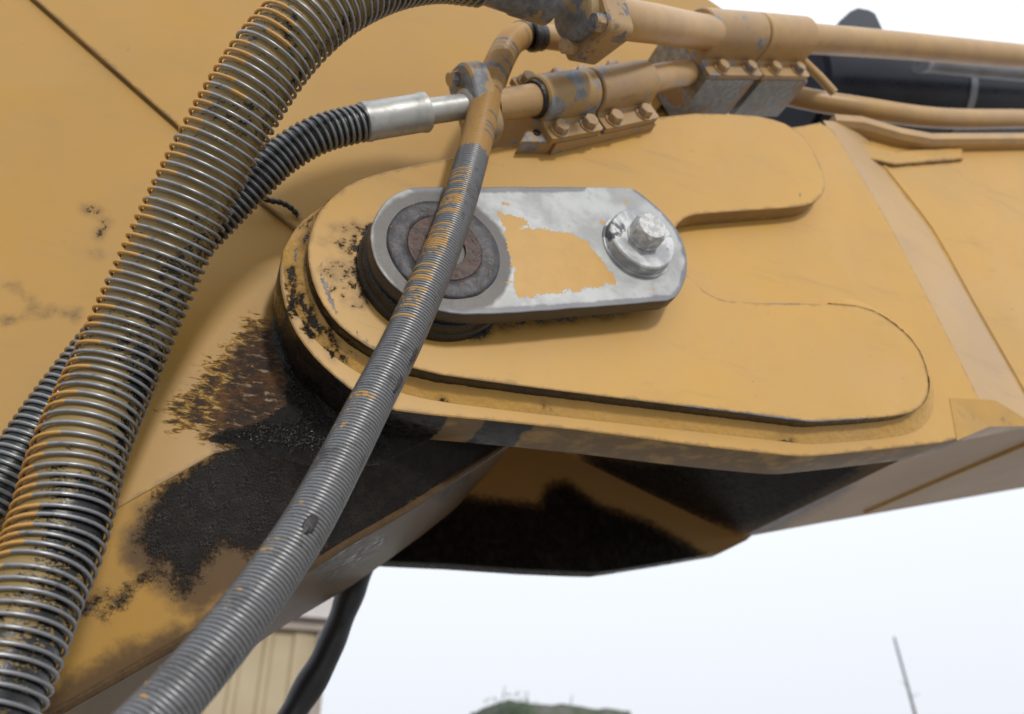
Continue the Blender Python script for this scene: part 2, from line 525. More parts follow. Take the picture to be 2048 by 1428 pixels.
M = {}
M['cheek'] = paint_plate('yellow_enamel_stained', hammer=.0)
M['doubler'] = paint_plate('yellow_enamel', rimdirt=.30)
M['arm'] = paint_plate('yellow_enamel_arm_dimmed', (0.405, 0.225, 0.044), specks=.6)  # same enamel as the boom, darkened: light falloff put into the base colour
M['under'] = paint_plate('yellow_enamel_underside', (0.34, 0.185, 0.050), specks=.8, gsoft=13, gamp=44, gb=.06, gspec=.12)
M['armlow'] = paint_plate('yellow_enamel_arm_fold_dimmed', (0.405, 0.225, 0.044), specks=.8, gsoft=6, gamp=52, gb=.16, gspec=.16)  # shares the arm's darkened base, with the light falloff painted in
M['weld'] = simple_paint('painted_weld', (.45, .25, .045), dirt=.35, rough=.36)
M['tube'] = simple_paint('yellow_tube_paint', (.46, .285, .108), dirt=.16, rough=.40)
M['clampA'] = simple_paint('clamp_paint_worn', (.41, .26, .10), bare=.36, dirt=.3, seed=(3, 1, 2), scale=34)
M['clampB'] = simple_paint('clamp_paint', (.40, .255, .11), bare=.16, dirt=.22, seed=(5, 2, 7), scale=40)
M['block'] = simple_paint('block_paint_bare', (.36, .22, .09), bare=.75, dirt=.2, seed=(1, 8, 4), bare_col=(.33, .33, .32), scale=26)
M['flange'] = simple_paint('flange_paint', (.37, .235, .10), bare=.18, dirt=.7, seed=(9, 3, 3), bare_col=(.16, .16, .18))
M['bolt_y'] = simple_paint('bolt_paint', (.42, .275, .13), bare=.12, dirt=.35, seed=(2, 2, 2))
M['bolt_d'] = simple_paint('bolt_paint_grimy', (.42, .27, .12), bare=.35, dirt=.8, seed=(4, 4, 1), bare_col=(.2, .2, .22))
M['steel'] = steel('dull_steel', (.55, .56, .55), .36, .35, .2)
M['ferrule'] = simple_paint('ferrule_worn', (.33, .23, .10), bare=.62, dirt=.55, seed=(7, 7, 2), bare_col=(.19, .195, .205), scale=30)
M['grime'] = plain('oily_grime', (.016, .013, .011), .28, 0, .4, 120, .6)
M['rubber'] = plain('black_rubber', (.010, .011, .012), .38, 0, .3, 90, .2)
M['cable'] = plain('black_sheath', (.014, .015, .019), .42, 0, .4, 30, .25)
M['black_paint'] = plain('black_gloss_paint', (.009, .011, .020), .28, 0, .4, 12, .05)
M['black_paint'].node_tree.nodes['Principled BSDF'].inputs['Specular IOR Level'].default_value = .22
M['grey_pipe'] = plain('grey_pipe_paint', (.16, .17, .20), .35, 0, .3, 20, .05)
M['coil_big'] = coil_mat('guard_wire')
M['coil_thin'] = coil_mat('tight_guard_wire', (.41, .235, .07), (.24, .244, .252), .34)
M['coil_mid'] = coil_mat('black_hose_wire', (.4, .25, .1), (.30, .315, .33), .34)
M['hose_over'] = rubber_overspray('hose_rubber_overspray')
M['wall'] = plain('beige_sheet_metal', (.37, .30, .185), .55, 0, .12, 1.2, .05)
M['trim'] = plain('taupe_trim', (.30, .25, .22), .55, 0, .15, 3, .05)
M['roofm'] = plain('grey_roof_metal', (.45, .43, .42), .5, 0, .15, 2, .05)
M['earth'] = plain('weathered_earth', (.12, .12, .105), .9, 0, .4, 4, .6, (.065, .085, .05))
M['leaf'] = plain('weed_green', (.045, .10, .035), .6, 0, .4, 8, .1)
M['stalk'] = plain('dry_stalk', (.13, .15, .11), .7, 0, .3, 20, .1)
M['pole'] = plain('grey_wood_pole', (.14, .145, .14), .8, 0, .4, 12, .3)
M['ground'] = plain('pale_gravel', (.30, .28, .25), .95, 0, .35, 3, .5)

def keeper_mat():
    s = N('keeper_plate_worn_primer')
    mid = s.noise(75, 5, .6); fine = s.noise(420, 5, .65)
    smear = s.noise(30, 7, .62, .2)
    base = s.mix(s.ss(smear, .36, .66), (.40, .415, .415), (.27, .275, .275))
    base = s.mix(s.math('MULTIPLY', s.ss(mid, .58, .75), .35), base, (.14, .14, .14))
    yl = s.ragged('paintm', s.math('ADD', s.math('MULTIPLY', s.noise(110, 5, .6), .7), s.math('MULTIPLY', fine, .3)), 26, .25)
    ring = s.ragged('grease', s.noise(45, 5), 10, 2.5)
    base = s.mix(ring, base, s.mix(s.noise(30, 4), (.06, .055, .052), (.11, .105, .10)))
    edge = s.ragged('edge', s.noise(60, 6, .7), 9, 1.6)
    base = s.mix(s.math('MULTIPLY', edge, .75), base, (.10, .10, .115))
    col = s.mix(yl, base, s.mix(mid, YEL, (.42, .235, .05)))
    rim = s.ss(s.attr('rim'), .55, .95)
    col = s.mix(rim, col, s.mix(mid, (.030, .024, .021), (.07, .055, .045)))
    h = s.math('ADD', s.math('MULTIPLY', yl, .5), s.math('MULTIPLY', fine, .3))
    return s.out(col, s.mixf(yl, s.mixf(fine, .30, .55), .42), s.math('MULTIPLY', s.math('SUBTRACT', 1, s.math('MAXIMUM', yl, rim)), .25), h, .4, .0008)
M['keeper'] = keeper_mat()
def ring_mat(name, a, b, flake):
    s = N(name)
    n = s.noise(95, 5, .6); f = s.ss(s.noise(130, 6, .7, .6), .60, .64)
    c = s.mix(s.ss(n, .35, .65), a, b)
    c = s.mix(s.math('MULTIPLY', f, .9), c, flake)
    return s.out(c, .48, .15, s.math('ADD', n, s.math('MULTIPLY', f, .3)), .6, .002)
M['weld_ring'] = ring_mat('grimy_weld_ring', (.028, .027, .031), (.056, .054, .060), (.26, .14, .08))
M['pin_face'] = ring_mat('rusty_pin_face', (.028, .012, .008), (.060, .023, .014), (.10, .06, .04))
M['hole'] = plain('rusty_hole', (.10, .045, .012), .7, 0, .6, 200, .3)
def white_bolt():
    s = N('whitened_bolt')
    n = s.noise(150, 5, .65)
    c = s.mix(s.ss(n, .38, .62), (.60, .61, .60), (.36, .37, .38))
    c = s.mix(s.ss(s.noise(210, 5, .7), .60, .64), c, (.52, .30, .12))
    g = s.ss(s.noise(50, 5, .6, .4), .58, .66)
    c = s.mix(s.math('MULTIPLY', g, .8), c, (.07, .07, .08))
    return s.out(c, .5, 0, n, .3, .0008)
M['bolt_w'] = white_bolt()
def washer_mat():
    s = N('whitened_washer')
    n = s.noise(45, 6, .6, .5)
    c = s.mix(s.ss(n, .36, .62), (.56, .575, .575), (.30, .31, .33))
    c = s.mix(s.ss(s.noise(28, 5, .6, .6), .58, .63), c, (.085, .085, .10))
    return s.out(c, .40, .15, s.noise(160, 5), .25, .0008)
M['washer'] = washer_mat()

# ------------------------------------------------------------------ ground
def ground():
    V, F = [], []
    n = 24; S = 1200
    xs = [math.copysign(abs(t) ** 3, t) * S for t in np.linspace(-1, 1, n)]
    for y in xs:
        for x in xs: V.append((x, y, .02 * mnoise.noise((x * .3, y * .3, 0))))
    for j in range(n - 1):
        for i in range(n - 1): F.append([j * n + i, j * n + i + 1, (j + 1) * n + i + 1, (j + 1) * n + i])
    tag(mesh_obj('ground', V, F, M['ground']), kind='structure')
ground()

# depths of the joint's layers (metres behind the keeper plate's face)
Y_DB, Y_CH, Y_CHB, Y_ARM = 0.034, 0.056, 0.106, 0.112
Y_FC0, Y_FC1 = 0.515, 0.545

# =================================================================== EXCAVATOR BOOM (right link, fork round the arm)
boom = thing('excavator_boom', at(1700, 700, Y_CH), 'yellow boom end with round stacked side plates around the pivot pin, running right', 'excavator boom')
DB = [(755, 346), (700, 365), (659, 397), (631, 430), (616, 481), (614.5, 518), (627, 573), (654, 624), (688, 661), (750, 703), (834, 743),
      (1018, 769), (1159, 787), (1372, 813), (1534, 833), (1600, 842), (1624, 844), (1650, 843), (1737, 838), (1800, 831), (1830, 823), (1850, 806), (1859, 780), (1855, 740), (1835, 691), (1794, 650), (1737, 614),
      (1656, 606), (1465, 604), (1420, 590), (1376, 553), (1350, 510), (1345, 475), (1352, 451), (1372, 434), (1396, 428), (1494, 421), (1600, 414), (1630, 405), (1647, 388),
      (1652, 371), (1645, 335), (1620, 287), (1596, 261), (1560, 241), (1502, 228), (1348, 225), (1110, 273), (990, 294), (915, 313), (820, 331)]
db = XZ(DB, Y_DB)
db = chaikin(db, 1)
nickd = [('line', [(1018, 771), (1159, 789), (1372, 815)], 1.2), ('line', [(1372, 815), (1534, 835), (1624, 846), (1737, 840)], 2.6),
         ('line', [(1600, 374), (1600, 396)], 1.3), ('line', [(1604, 380), (1610, 388)], .8), ('line', [(1537, 622), (1537, 632)], 1.0)]
chipd = [('line', [(638, 520), (650, 580), (690, 650), (760, 703)], 1.6), ('line', [(1480, 607), (1500, 608)], .6), ('line', [(1535, 607), (1610, 608)], .5),
         ('poly', [(676, 560), (688, 558), (692, 568), (680, 572)]), ('poly', [(650, 566), (668, 570), (672, 578), (652, 574)]), ('line', [(700, 540), (706, 556)], .9)]
greased = [('poly', [(733, 450), (722, 480), (708, 520), (716, 560), (724, 588), (748, 604), (790, 640), (850, 668), (960, 676), (985, 662), (960, 600), (800, 420)]),
           ('line', [(990, 655), (1100, 640), (1250, 626)], 1.0)]
filmd = [('poly', [(655, 470), (720, 440), (735, 500), (730, 560), (690, 560), (660, 520)]), ('line', [(1372, 806), (1500, 822)], 2)]
smears = []
for _ in range(60):
    a_ = random.uniform(0, 1); ang = R(random.uniform(150, 222)); rr_ = 1 + abs(random.gauss(0, .28))
    ca, sa = math.cos(ang), math.sin(ang)
    x_, y_ = 815 + 98 * rr_ * ca, 520 - 110 * rr_ * sa
    l_ = random.uniform(2, 12)
    smears.append((x_, y_, l_ * ca * .6 + random.gauss(0, 2), -l_ * sa - random.random() * 4, random.uniform(-.9, .9)))
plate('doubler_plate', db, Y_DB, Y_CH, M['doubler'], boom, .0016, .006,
      {'grease': greased + [('line', [(a_, b_), (a_ + c_, b_ + d_)], w_) for a_, b_, c_, d_, w_ in smears], 'chip': nickd + chipd, 'film': [], 'rust': [],
       'sideg': [('line', DB[5:13], 9), ('line', DB[12:23], 4), ('line', DB[33:40], -12)]})

# near cheek with its margin round the doubler
CK = [(760, 352), (712, 372), (672, 398), (632, 420), (596, 447), (566, 497), (557, 548), (566, 602), (583, 653), (617, 703), (659, 745), (711, 787), (760, 812), (803, 825), (1027, 846), (1203, 866), (1412, 894),
      (1560, 910), (1607, 914), (1650, 911), (1778, 898), (1916, 882), (1981, 852), (2048, 851), (2420, 835), (2420, 300), (2048, 275), (1846, 277), (1789, 266), (1712, 245), (1655, 241), (1596, 253), (1560, 256),
      (1502, 243), (1348, 240), (1110, 288), (990, 306), (915, 325), (820, 343)]
ck = XZ(CK, Y_CH)
ckl = [p for p in ck]
# the boom panel right of the bevel is set back: split the cheek along the bevel's left line
BL = [(1655, 241), (1703, 316), (1774, 437), (1814, 512), (1961, 797), (1985, 851)]
BRt = [(1722, 247), (1760, 332), (1843, 437), (1879, 492), (2060, 810), (2085, 850)]
i_r = CK.index((1981, 852)); i_t = CK.index((1655, 241))
cheek_px = CK[:i_r + 1] + [BL[4], BL[3], BL[2], BL[1]] + CK[i_t:]
greasec = [('line', [(580, 560), (585, 600), (583, 628)], 3.0), ('line', [(600, 600), (612, 640)], 2.4), ('line', [(622, 650), (634, 664)], 2.4), ('line', [(613, 655), (626, 672)], 3.0),
           ('line', [(660, 702), (668, 712)], 1.6), ('line', [(575, 545), (580, 560)], 1.6)]
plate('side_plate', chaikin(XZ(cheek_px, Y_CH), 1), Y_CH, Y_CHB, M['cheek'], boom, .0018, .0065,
      {'grease': greasec, 'chip': [('line', [(660, 745), (720, 792)], .4)],
       'film': [], 'rust': [],
       'sideg': [('line', CK[6:14], 26), ('line', [(830, 828), (870, 834)], 12), ('line', [(985, 842), (1055, 850)], 6), ('line', [(1330, 881), (1400, 892)], -9)]})
# grimed edge of the cheek: brown smears along its underside (real strip of dried oil)
def cheek_under():
    pts = XZ([(583, 653), (617, 703), (659, 745), (711, 787), (803, 825), (1027, 846), (1203, 866), (1412, 894), (1560, 910), (1607, 914), (1650, 911), (1778, 898), (1916, 882)], Y_CH)
    return pts
# fillet weld between doubler and cheek
def fillet(name, px, Ya, Yb, w, mat, parent, rough=.0006, inward=0.0):
    line = resample(chaikin(XZ(px, Ya), 2, closed=False), .0035, closed=False)
    nr = normals2(line, closed=False); V, F, m = [], [], 7
    for i, (p, n) in enumerate(zip(line, nr)):
        e = min(1, min(i, len(line) - 1 - i) / 12)
        for k in range(m):
            t = k / (m - 1)
            off = -inward + (w * e + inward) * t
            y = Ya + (Yb - Ya) * (t ** .8)
            q = Vector((p[0] + n.x * off, y, p[1] + n.y * off))
            b = -abs(mnoise.noise(q * 110) * rough * 1.3 + mnoise.noise(q * 420) * rough * .5) * (1 - t) ** .5
            V.append((q.x + n.x * b * .3, q.y + b * (0 if k == m - 1 else 1), q.z + n.y * b * .3))
    for i in range(len(line) - 1):
        for k in range(m - 1):
            a = i * m + k
            F.append([a, a + m, a + m + 1, a + 1])
    return mesh_obj(name, V, F, mat, parent, True, None, 0)
W_PX = DB[2:28]
greasef = M['weld']
M['fillet'] = paint_plate('hammered_weld_paint', YEL, specks=.9, hammer=2.2)
def strokes(n, c, r0, r1, a0, a1, l0, l1, Y, radial=True):
    """random short smears round a point, given as photographed strokes"""
    out = []
    for _ in range(n):
        r = random.uniform(r0, r1); a = R(random.uniform(a0, a1)); l = random.uniform(l0, l1)
        p = Vector((c.x + r * math.cos(a), Y, c.z + r * math.sin(a)))
        b = a if radial else a + math.pi / 2 + random.gauss(0, .2)
        q = p + Vector((math.cos(b) * l, 0, math.sin(b) * l))
        out.append(('line', [to_px(p), to_px(q)], random.uniform(.1, 1.3) - .4))
    return out
def to_px(p):
    p = Vector(p) - CAM
    return (1024 + FPX * p.dot(RT) / p.dot(FW), 714 - FPX * p.dot(UP) / p.dot(FW))
PIN = at(889, 498, 0)
fl = fillet('weld_bead', W_PX, Y_DB + .0100, Y_CH - .0002, .019, M['fillet'], boom, .0022)
def set_masks(o, masks, Y):
    org = np.array(wloc(o))
    P = np.array([(v.co.x + org[0], v.co.z + org[2]) for v in o.data.vertices])
    for k, arr in masks_at(P, masks, Y).items():
        o.data.attributes[k].data.foreach_set('value', arr.astype(np.float32))
set_masks(fl, {'grease': [('line', [(581, 545), (586, 590), (583, 622)], 2.6), ('line', [(598, 590), (610, 632)], 2.2), ('line', [(616, 640), (640, 668)], 2.2), ('line', [(606, 650), (626, 676)], 2.6),
    ('line', [(655, 702), (668, 712)], 1.4), ('line', [(1085, 818), (1093, 819)], 1.0), ('line', [(885, 802), (890, 806)], 1.2), ('line', [(1560, 884), (1585, 887)], 1.4)]
    + strokes(34, PIN, .098, .118, 150, 235, .002, .012, Y_CH, False),
    'chip': [('line', [(590, 500), (588, 530)], .9)] + strokes(16, PIN, .098, .118, 150, 240, .002, .010, Y_CH, False)}, Y_CH)

# bevelled transition and the set-back boom panel
Y_PAN = 0.085
def strip(name, A, B, mat, parent, smooth=True, masks=None, Y=None, nsub=10, mm=14):
    """ruled surface between two 3D polylines of equal length"""
    V, F = [], []
    L = []
    for i in range(len(A) - 1):
        for k in range(nsub): L.append((A[i].lerp(A[i + 1], k / nsub), B[i].lerp(B[i + 1], k / nsub)))
    L.append((A[-1], B[-1]))
    for a, b in L:
        for k in range(mm + 1): V.append(tuple(a.lerp(b, k / mm)))
    for i in range(len(L) - 1):
        for k in range(mm):
            q = i * (mm + 1) + k
            F.append([q, q + 1, q + mm + 2, q + mm + 1])
    A_ = None
    if masks is not None:
        # evaluate on the photographed outline: intersect each vertex's sight line with plane Y
        P2 = []
        for v in V:
            d = Vector(v) - CAM; t = (Y - CAM.y) / d.y; p = CAM + d * t; P2.append((p.x, p.z))
        A_ = masks_at(np.array(P2), masks, Y); A_['rim'] = np.zeros(len(V))
    return mesh_obj(name, V, F, mat, parent, smooth, A_, 40)
bevA = [at(u - 9, v, Y_CH + .0012) for u, v in BL]; bevB = [at(u, v, Y_PAN) for u, v in BRt]
M['bevel'] = paint_plate('yellow_enamel_bevel_sheen', (.48, .31, .13), specks=.1)  # paler base colour stands in for sky sheen on the bevel
strip('bevel_face', bevA, bevB, M['bevel'], boom)
PAN = BRt + [(2300, 846), (2700, 830), (2700, 330), (2048, 282), (1846, 282), (1789, 268)]
plate('rear_side_plate', XZ([(u, v) for u, v in PAN], Y_PAN), Y_PAN, Y_PAN + .012, M['doubler'], boom, .001, .02,
      {'grease': [], 'chip': [], 'film': [], 'rust': []})
# weld seam along the panel joint and under the top rail
tube('weld_seam', catmull([at(u, v, Y_PAN) for u, v in [(1768, 332), (1850, 437), (1886, 492), (1960, 625), (2060, 800)]], .006), .0022, M['doubler'], boom, 10)
rail = [at(u, v, .078) for u, v in [(1657, 246), (1712, 250), (1789, 272), (1850, 283), (2048, 281), (2400, 300)]]
def rail_mesh():
    V, F = [], []
    sec = [(0, 0), (-.014, 0), (-.014, -.012), (-.006, -.017), (0.012, -.017)]
    for p in rail:
        for dy, dz in sec: V.append((p.x, p.y + dy, p.z + dz + .004))
    n = len(sec)
    for i in range(len(rail) - 1):
        for k in range(n):
            l = (k + 1) % n
            F.append([i * n + k, (i + 1) * n + k, (i + 1) * n + l, i * n + l])
    F.append(list(range(n))); F.append([(len(rail) - 1) * n + k for k in range(n)][::-1])
    return mesh_obj('top_rail', V, F, M['tube'], boom, True, None, 30)
rail_mesh()
def bumpy_bead(name, px, Y, r, mat, parent, amp=.25, fr=120):
    C = catmull([at(u, v, Y) for u, v in px], .003)
    V, F, A = tube_mesh(C, r, 10)
    V = [tuple(Vector(v) + (Vector(v) - C[i // 10]) * amp * mnoise.noise(Vector(v) * fr)) for i, v in enumerate(V)]
    return mesh_obj(name, V, F, mat, parent, True, None, 0)
plate('backing_bar', XZ([(1655, 274), (1720, 281), (1790, 301), (1926, 292), (1928, 318), (1790, 329), (1720, 313), (1662, 304)],   .079), .079, .09, M['fillet'], boom, .003, .004,
      {'grease': [], 'chip': [], 'film': [('line', [(1660, 304), (1790, 328), (1926, 316)], -4)], 'rust': []}, wob=.0012)
# gusset wedge at the foot of the bevel
def wedge():
    a, b, c = at(1899, 796, Y_CH - .0005), at(1978, 853, Y_CH - .0005), at(1914, 881, Y_CH - .0005)
    d = at(1990, 800, Y_CH - .004); e = at(2075, 852, Y_CH - .004)
    V = [a, b, c, d, e, at(1930, 880, Y_CHB), at(2075, 852, Y_CHB), at(1990, 800, Y_CHB)]
    V = [tuple(v) for v in V]
    F = [[0, 2, 1], [0, 1, 3], [3, 1, 4], [1, 2, 5], [1, 5, 6, 4], [3, 4, 6, 7], [0, 3, 7]]
    mesh_obj('gusset', V, F, M['weld'], boom, False)
wedge()

# far cheek, root plate closing the box, bottom plate
low = [(860, 800), (900, 828), (1027, 846), (1203, 866), (1412, 894), (1560, 910), (1607, 914), (1650, 911), (1778, 898), (1916, 882), (1970, 855), (2011, 812), (2420, 735), (2420, 600), (1500, 500), (900, 520)]
fcpx = {'grease': [('poly', [(700, 1130), (860, 985), (1000, 1000), (1080, 1010), (1090, 975), (1130, 960), (1200, 1010), (1290, 1040), (1380, 1090), (1500, 1180), (700, 1180)])],
        'film': [], 'rust': [], 'chip': []}
plate('far_side_plate', XZ(low, Y_CH), Y_FC0, Y_FC1, M['under'], boom, .0018, .01, fcpx, maskY=Y_FC0)
def ruled_y(name, px, Yref, ya, yb, mat, masks, Ymask, th=.012):
    P = [at(u, v, Yref) for u, v in px]
    A = [Vector((p.x, ya, p.z)) for p in P]; B = [Vector((p.x, yb, p.z)) for p in P]
    return strip(name, A, B, mat, boom, True, masks, Ymask, 12, 16)
rootmask = {'grease': [('poly', [(1150, 900), (1280, 925), (1700, 915), (1735, 935), (1620, 1000), (1560, 1035), (1480, 1062), (1400, 1035), (1290, 985), (1180, 935)])],
            'film': [('poly', [(1100, 860), (2300, 820), (2300, 1000), (1520, 1080), (1300, 1000)])], 'rust': [], 'chip': []}
ruled_y('root_plate', [(860, 775), (1010, 848), (1160, 920), (1320, 998), (1480, 1075)], Y_FC0, Y_CHB, Y_FC0, M['under'], rootmask, Y_FC0)
botmask = {'grease': rootmask['grease'], 'film': [('poly', [(1100, 880), (1780, 880), (1700, 980), (1520, 1080), (1300, 1000)])], 'rust': [], 'chip': []}
bm_ = {'grease': [], 'film': [('poly', [(1400, 850), (2100, 850), (2100, 1100), (1400, 1100)])], 'rust': [], 'chip': []}
ruled_y('bottom_plate', [(1480, 1075), (1640, 1046), (2048, 975), (2600, 880)], Y_FC0, Y_CHB - .002, Y_FC0 + .002, M['under'], botmask, Y_FC0)
# bead across the underside where bottom plate and cheek meet
def on_bottom(u, v):
    a, b = at(1480, 1075, Y_FC0), at(2048, 975, Y_FC0)
    n = Vector((b - a)).cross(Vector((0, 1, 0))); d = ray(u, v)
    return CAM + d * ((a - CAM).dot(n) / d.dot(n))
C_ = catmull([on_bottom(1730, 1024), on_bottom(1890, 955), on_bottom(2060, 884)], .004)
tube('weld_seam', C_, .0035, M['weld'], boom, 8)

# =================================================================== DIGGING ARM (left link)
arm = thing('digging_arm', at(300, 700, Y_ARM), 'broad yellow arm panel with dark grease patch, left of the pivot, behind the hoses', 'excavator arm')
L0 = [(-700, 1560), (-200, 1268), (60, 1118), (250, 1009), (430, 907), (475, 898), (540, 912), (640, 938), (760, 930), (860, 880), (930, 800), (960, 700)]
LB = [(-600, 1830), (-60, 1520), (116, 1419), (342, 1291), (600, 1143), (688, 1087), (820, 1011), (974, 911), (1090, 830)]
ARM_PX = L0 + [(1400, 420), (1420, 240), (1440, 120), (1452, 22), (1330, -60), (1000, -250), (-100, -500), (-900, -300)]
arm_masks = {
    'rust': [('poly', [(497, 645), (545, 648), (575, 690), (600, 760), (640, 820), (640, 900), (560, 905), (450, 880), (400, 852), (352, 850), (346, 822), (400, 780), (430, 740), (470, 692)])],
    'grease': [('poly', [(552, 610), (580, 700), (650, 780), (760, 830), (860, 860), (860, 980), (640, 970), (560, 930), (490, 900), (425, 880), (405, 868), (450, 862), (520, 845), (575, 810), (572, 740), (545, 690), (548, 640)]),
               ('line', [(176, 416), (196, 424)], 2.2), ('line', [(196, 470), (206, 458)], .9), ('line', [(190, 505), (192, 512)], .8), ('line', [(205, 455), (210, 440)], .7)],
    'film': [('poly', [(470, 700), (560, 640), (720, 800), (720, 960), (500, 920), (420, 880), (440, 820)]), ('line', [(5, 640), (70, 622), (150, 625)], .8), ('line', [(30, 570), (75, 618)], .3)],
    'chip': [('line', [(x0_, y0_), (x0_ + random.gauss(0, 6), y0_ + random.uniform(-8, 8))], random.uniform(-.8, .5)) for x0_, y0_ in [(random.uniform(400, 570), random.uniform(380, 640)) for _ in range(45)]] + [('line', [(130, 622), (152, 624)], 1.0), ('line', [(325, 215), (345, 238)], .5), ('line', [(302, 205), (318, 218)], .3)]}
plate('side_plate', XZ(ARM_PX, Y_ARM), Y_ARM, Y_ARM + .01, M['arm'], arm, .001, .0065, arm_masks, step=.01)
# raised crumbs of grease caked on the panel by the pivot
def crumbs(name, poly, Y, n, r0, r1, parent):
    px = XZ(poly, Y); P = np.array(px); lo, hi = P.min(0), P.max(0)
    V, F = [], []
    c = rng.uniform(lo, hi, (n * 4, 2)); d = sdf_poly(c, px); c, d = c[d > 0][:n], d[d > 0][:n]
    for (x, z), dd in zip(c, d):
        if mnoise.noise((x * 45, z * 45, 2)) < -.12: continue
        r = random.uniform(r0, r1) * min(1, .45 + dd / 14); e = random.uniform(.7, 1.9); a = random.uniform(.4, 1.2)
        q = len(V); h = r * random.uniform(.5, 1.0)
        for k in range(7):
            t = 2 * math.pi * k / 7; rr = r * random.uniform(.75, 1.2)
            dx, dz = math.cos(t) * rr * e, math.sin(t) * rr
            dx, dz = dx * math.cos(a) - dz * math.sin(a), dx * math.sin(a) + dz * math.cos(a)
            V.append((x + dx, Y + .0003, z + dz))
            V.append((x + dx * .6, Y - h * .75, z + dz * .6 + .0001))
        V.append((x, Y - h, z))
        for k in range(7):
            l = (k + 1) % 7
            F.append([q + 2 * k, q + 2 * l, q + 2 * l + 1, q + 2 * k + 1]); F.append([q + 2 * k + 1, q + 2 * l + 1, q + 14])
    o = mesh_obj(name, V, F, M['wet'], parent, False); o['kind'] = 'stuff'
M['wet'] = plain('wet_grease', (.010, .008, .0068), .17, 0, .3, 200, .3)
crumbs('grease_crumbs', [(572, 690), (600, 750), (650, 795), (760, 830), (790, 860), (760, 925), (650, 932), (560, 908), (490, 894), (425, 872), (500, 848), (560, 800)], Y_ARM, 3600, .0004, .0012, arm)
# overlapping plate, its edge runs down to the right behind the big hose
OV = [(40, -30), (62, -8), (350, 246), (500, 385), (620, 480), (760, 470), (900, 380), (1000, 330), (1300, 240), (1390, 130), (1300, 20), (1200, -120), (400, -300), (-60, -130)]
M['overlay'] = M['arm']
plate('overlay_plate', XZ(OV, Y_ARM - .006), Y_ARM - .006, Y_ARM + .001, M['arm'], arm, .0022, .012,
      {'grease': [], 'film': [], 'rust': [], 'chip': [('line', [(302, 205), (335, 236)], .5)]}, step=.01)
# lower face folded inwards, then the underside
Y_LB = 0.135
fm = {'grease': [('poly', [(432, 905), (330, 975), (285, 1045), (280, 1085), (300, 1115), (345, 1130), (360, 1190), (385, 1170), (415, 1120), (450, 1085), (500, 1110), (560, 1095), (600, 1055), (640, 1030), (640, 1150), (700, 1100), (1000, 900), (1000, 800), (600, 800)]),
                 ('line', [(150, 1226), (200, 1195)], 2.0), ('line', [(210, 1230), (260, 1180)], 1.0), ('line', [(285, 1160), (320, 1145)], 1.5)],
      'film': [('poly', [(440, 900), (270, 1020), (240, 1130), (380, 1230), (600, 1130), (700, 1080), (1000, 900)]), ('poly', [(0, 1440), (60, 1385), (330, 1262), (440, 1225), (440, 1300), (100, 1440)])],
      'rust': [], 'chip': [('line', [(140, 1235), (190, 1210)], 1.2), ('line', [(225, 1210), (255, 1188)], 1.0)]}
a0 = catmull([at(u, v, Y_ARM + .0005) for u, v in L0], 1); 
def poly_at(line, Y, n):
    P = [at(u, v, Y) for u, v in line]
    L = [0]
    for a, b in zip(P[:-1], P[1:]): L.append(L[-1] + (b - a).length)
    out = []
    for i in range(n):
        s = L[-1] * i / (n - 1); j = 0
        while j < len(P) - 2 and L[j + 1] < s: j += 1
        out.append(P[j].lerp(P[j + 1], (s - L[j]) / (L[j + 1] - L[j])))
    return out
A0 = poly_at(L0, Y_ARM + .0005, 60); B0 = poly_at(LB, Y_LB, 60)
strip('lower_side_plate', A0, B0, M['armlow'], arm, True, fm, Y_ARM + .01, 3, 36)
SIL = [(-560, 2000), (60, 1600), (200, 1500), (330, 1411), (468, 1319), (564, 1254), (697, 1176), (767, 1127), (846, 1069), (908, 1020), (1000, 920), (1030, 850)]
C0 = poly_at(SIL, .445, 60)
um = {'grease': [('line', [(640, 1130), (720, 1070)], 2.5), ('line', [(660, 1150), (760, 1080)], 1.5), ('line', [(880, 990), (930, 950)], 2)], 'rust': [], 'chip': [],
      'film': [('poly', [(100, 1428), (342, 1280), (990, 890), (1050, 890), (900, 1050), (700, 1200), (300, 1500)])]}
strip('bottom_plate', B0, C0, M['under'], arm, True, um, .2, 3, 30)
# lip of the lower plate
tube('edge_weld', [p + Vector((0, .001, -.001)) for p in B0], .0035, M['under'], arm, 8,
     attrs=lambda V, A: {'grease': np.full(len(V), -6.0), 'rust': np.full(len(V), -100), 'film': np.full(len(V), 14.0), 'chip': np.full(len(V), -4.0), 'rim': np.zeros(len(V))})
# far side of the arm
far = [Vector((p.x, .445, p.z)) for p in C0]; top = [p + Vector((0, 0.0, .5)) for p in far]
strip('far_side_plate', far, top, M['under'], arm, True, um, .2, 2, 4)

# =================================================================== PIN KEEPER PLATE
kp = thing('pin_keeper_plate', at(895, 640, .02), 'flat oblong keeper plate with peeling yellow patch and one big bolt', 'keeper plate')
KP = [(831, 373), (800, 381), (771, 400), (750, 431), (739, 464), (744, 505), (757, 536), (779, 564), (812, 592), (850, 613), (890, 625), (939, 630), (1049, 625), (1203, 613), (1300, 605), (1347, 600),
      (1364, 578), (1374, 550), (1376, 519), (1368, 485), (1351, 452), (1325, 422), (1295, 396), (1272, 379), (1255, 374), (1160, 373), (940, 373)]
def cr(pts, s, ox, oy): return [(x / s + ox, y / s + oy) for x, y in pts]
kpatch = cr([(1130, 225), (1190, 225), (1280, 265), (1225, 290), (1330, 288), (1430, 300), (1540, 350), (1580, 410), (1640, 480), (1665, 540), (1500, 570), (1400, 582), (1205, 608), (1200, 480), (1165, 330)], 2.276, 500, 330)
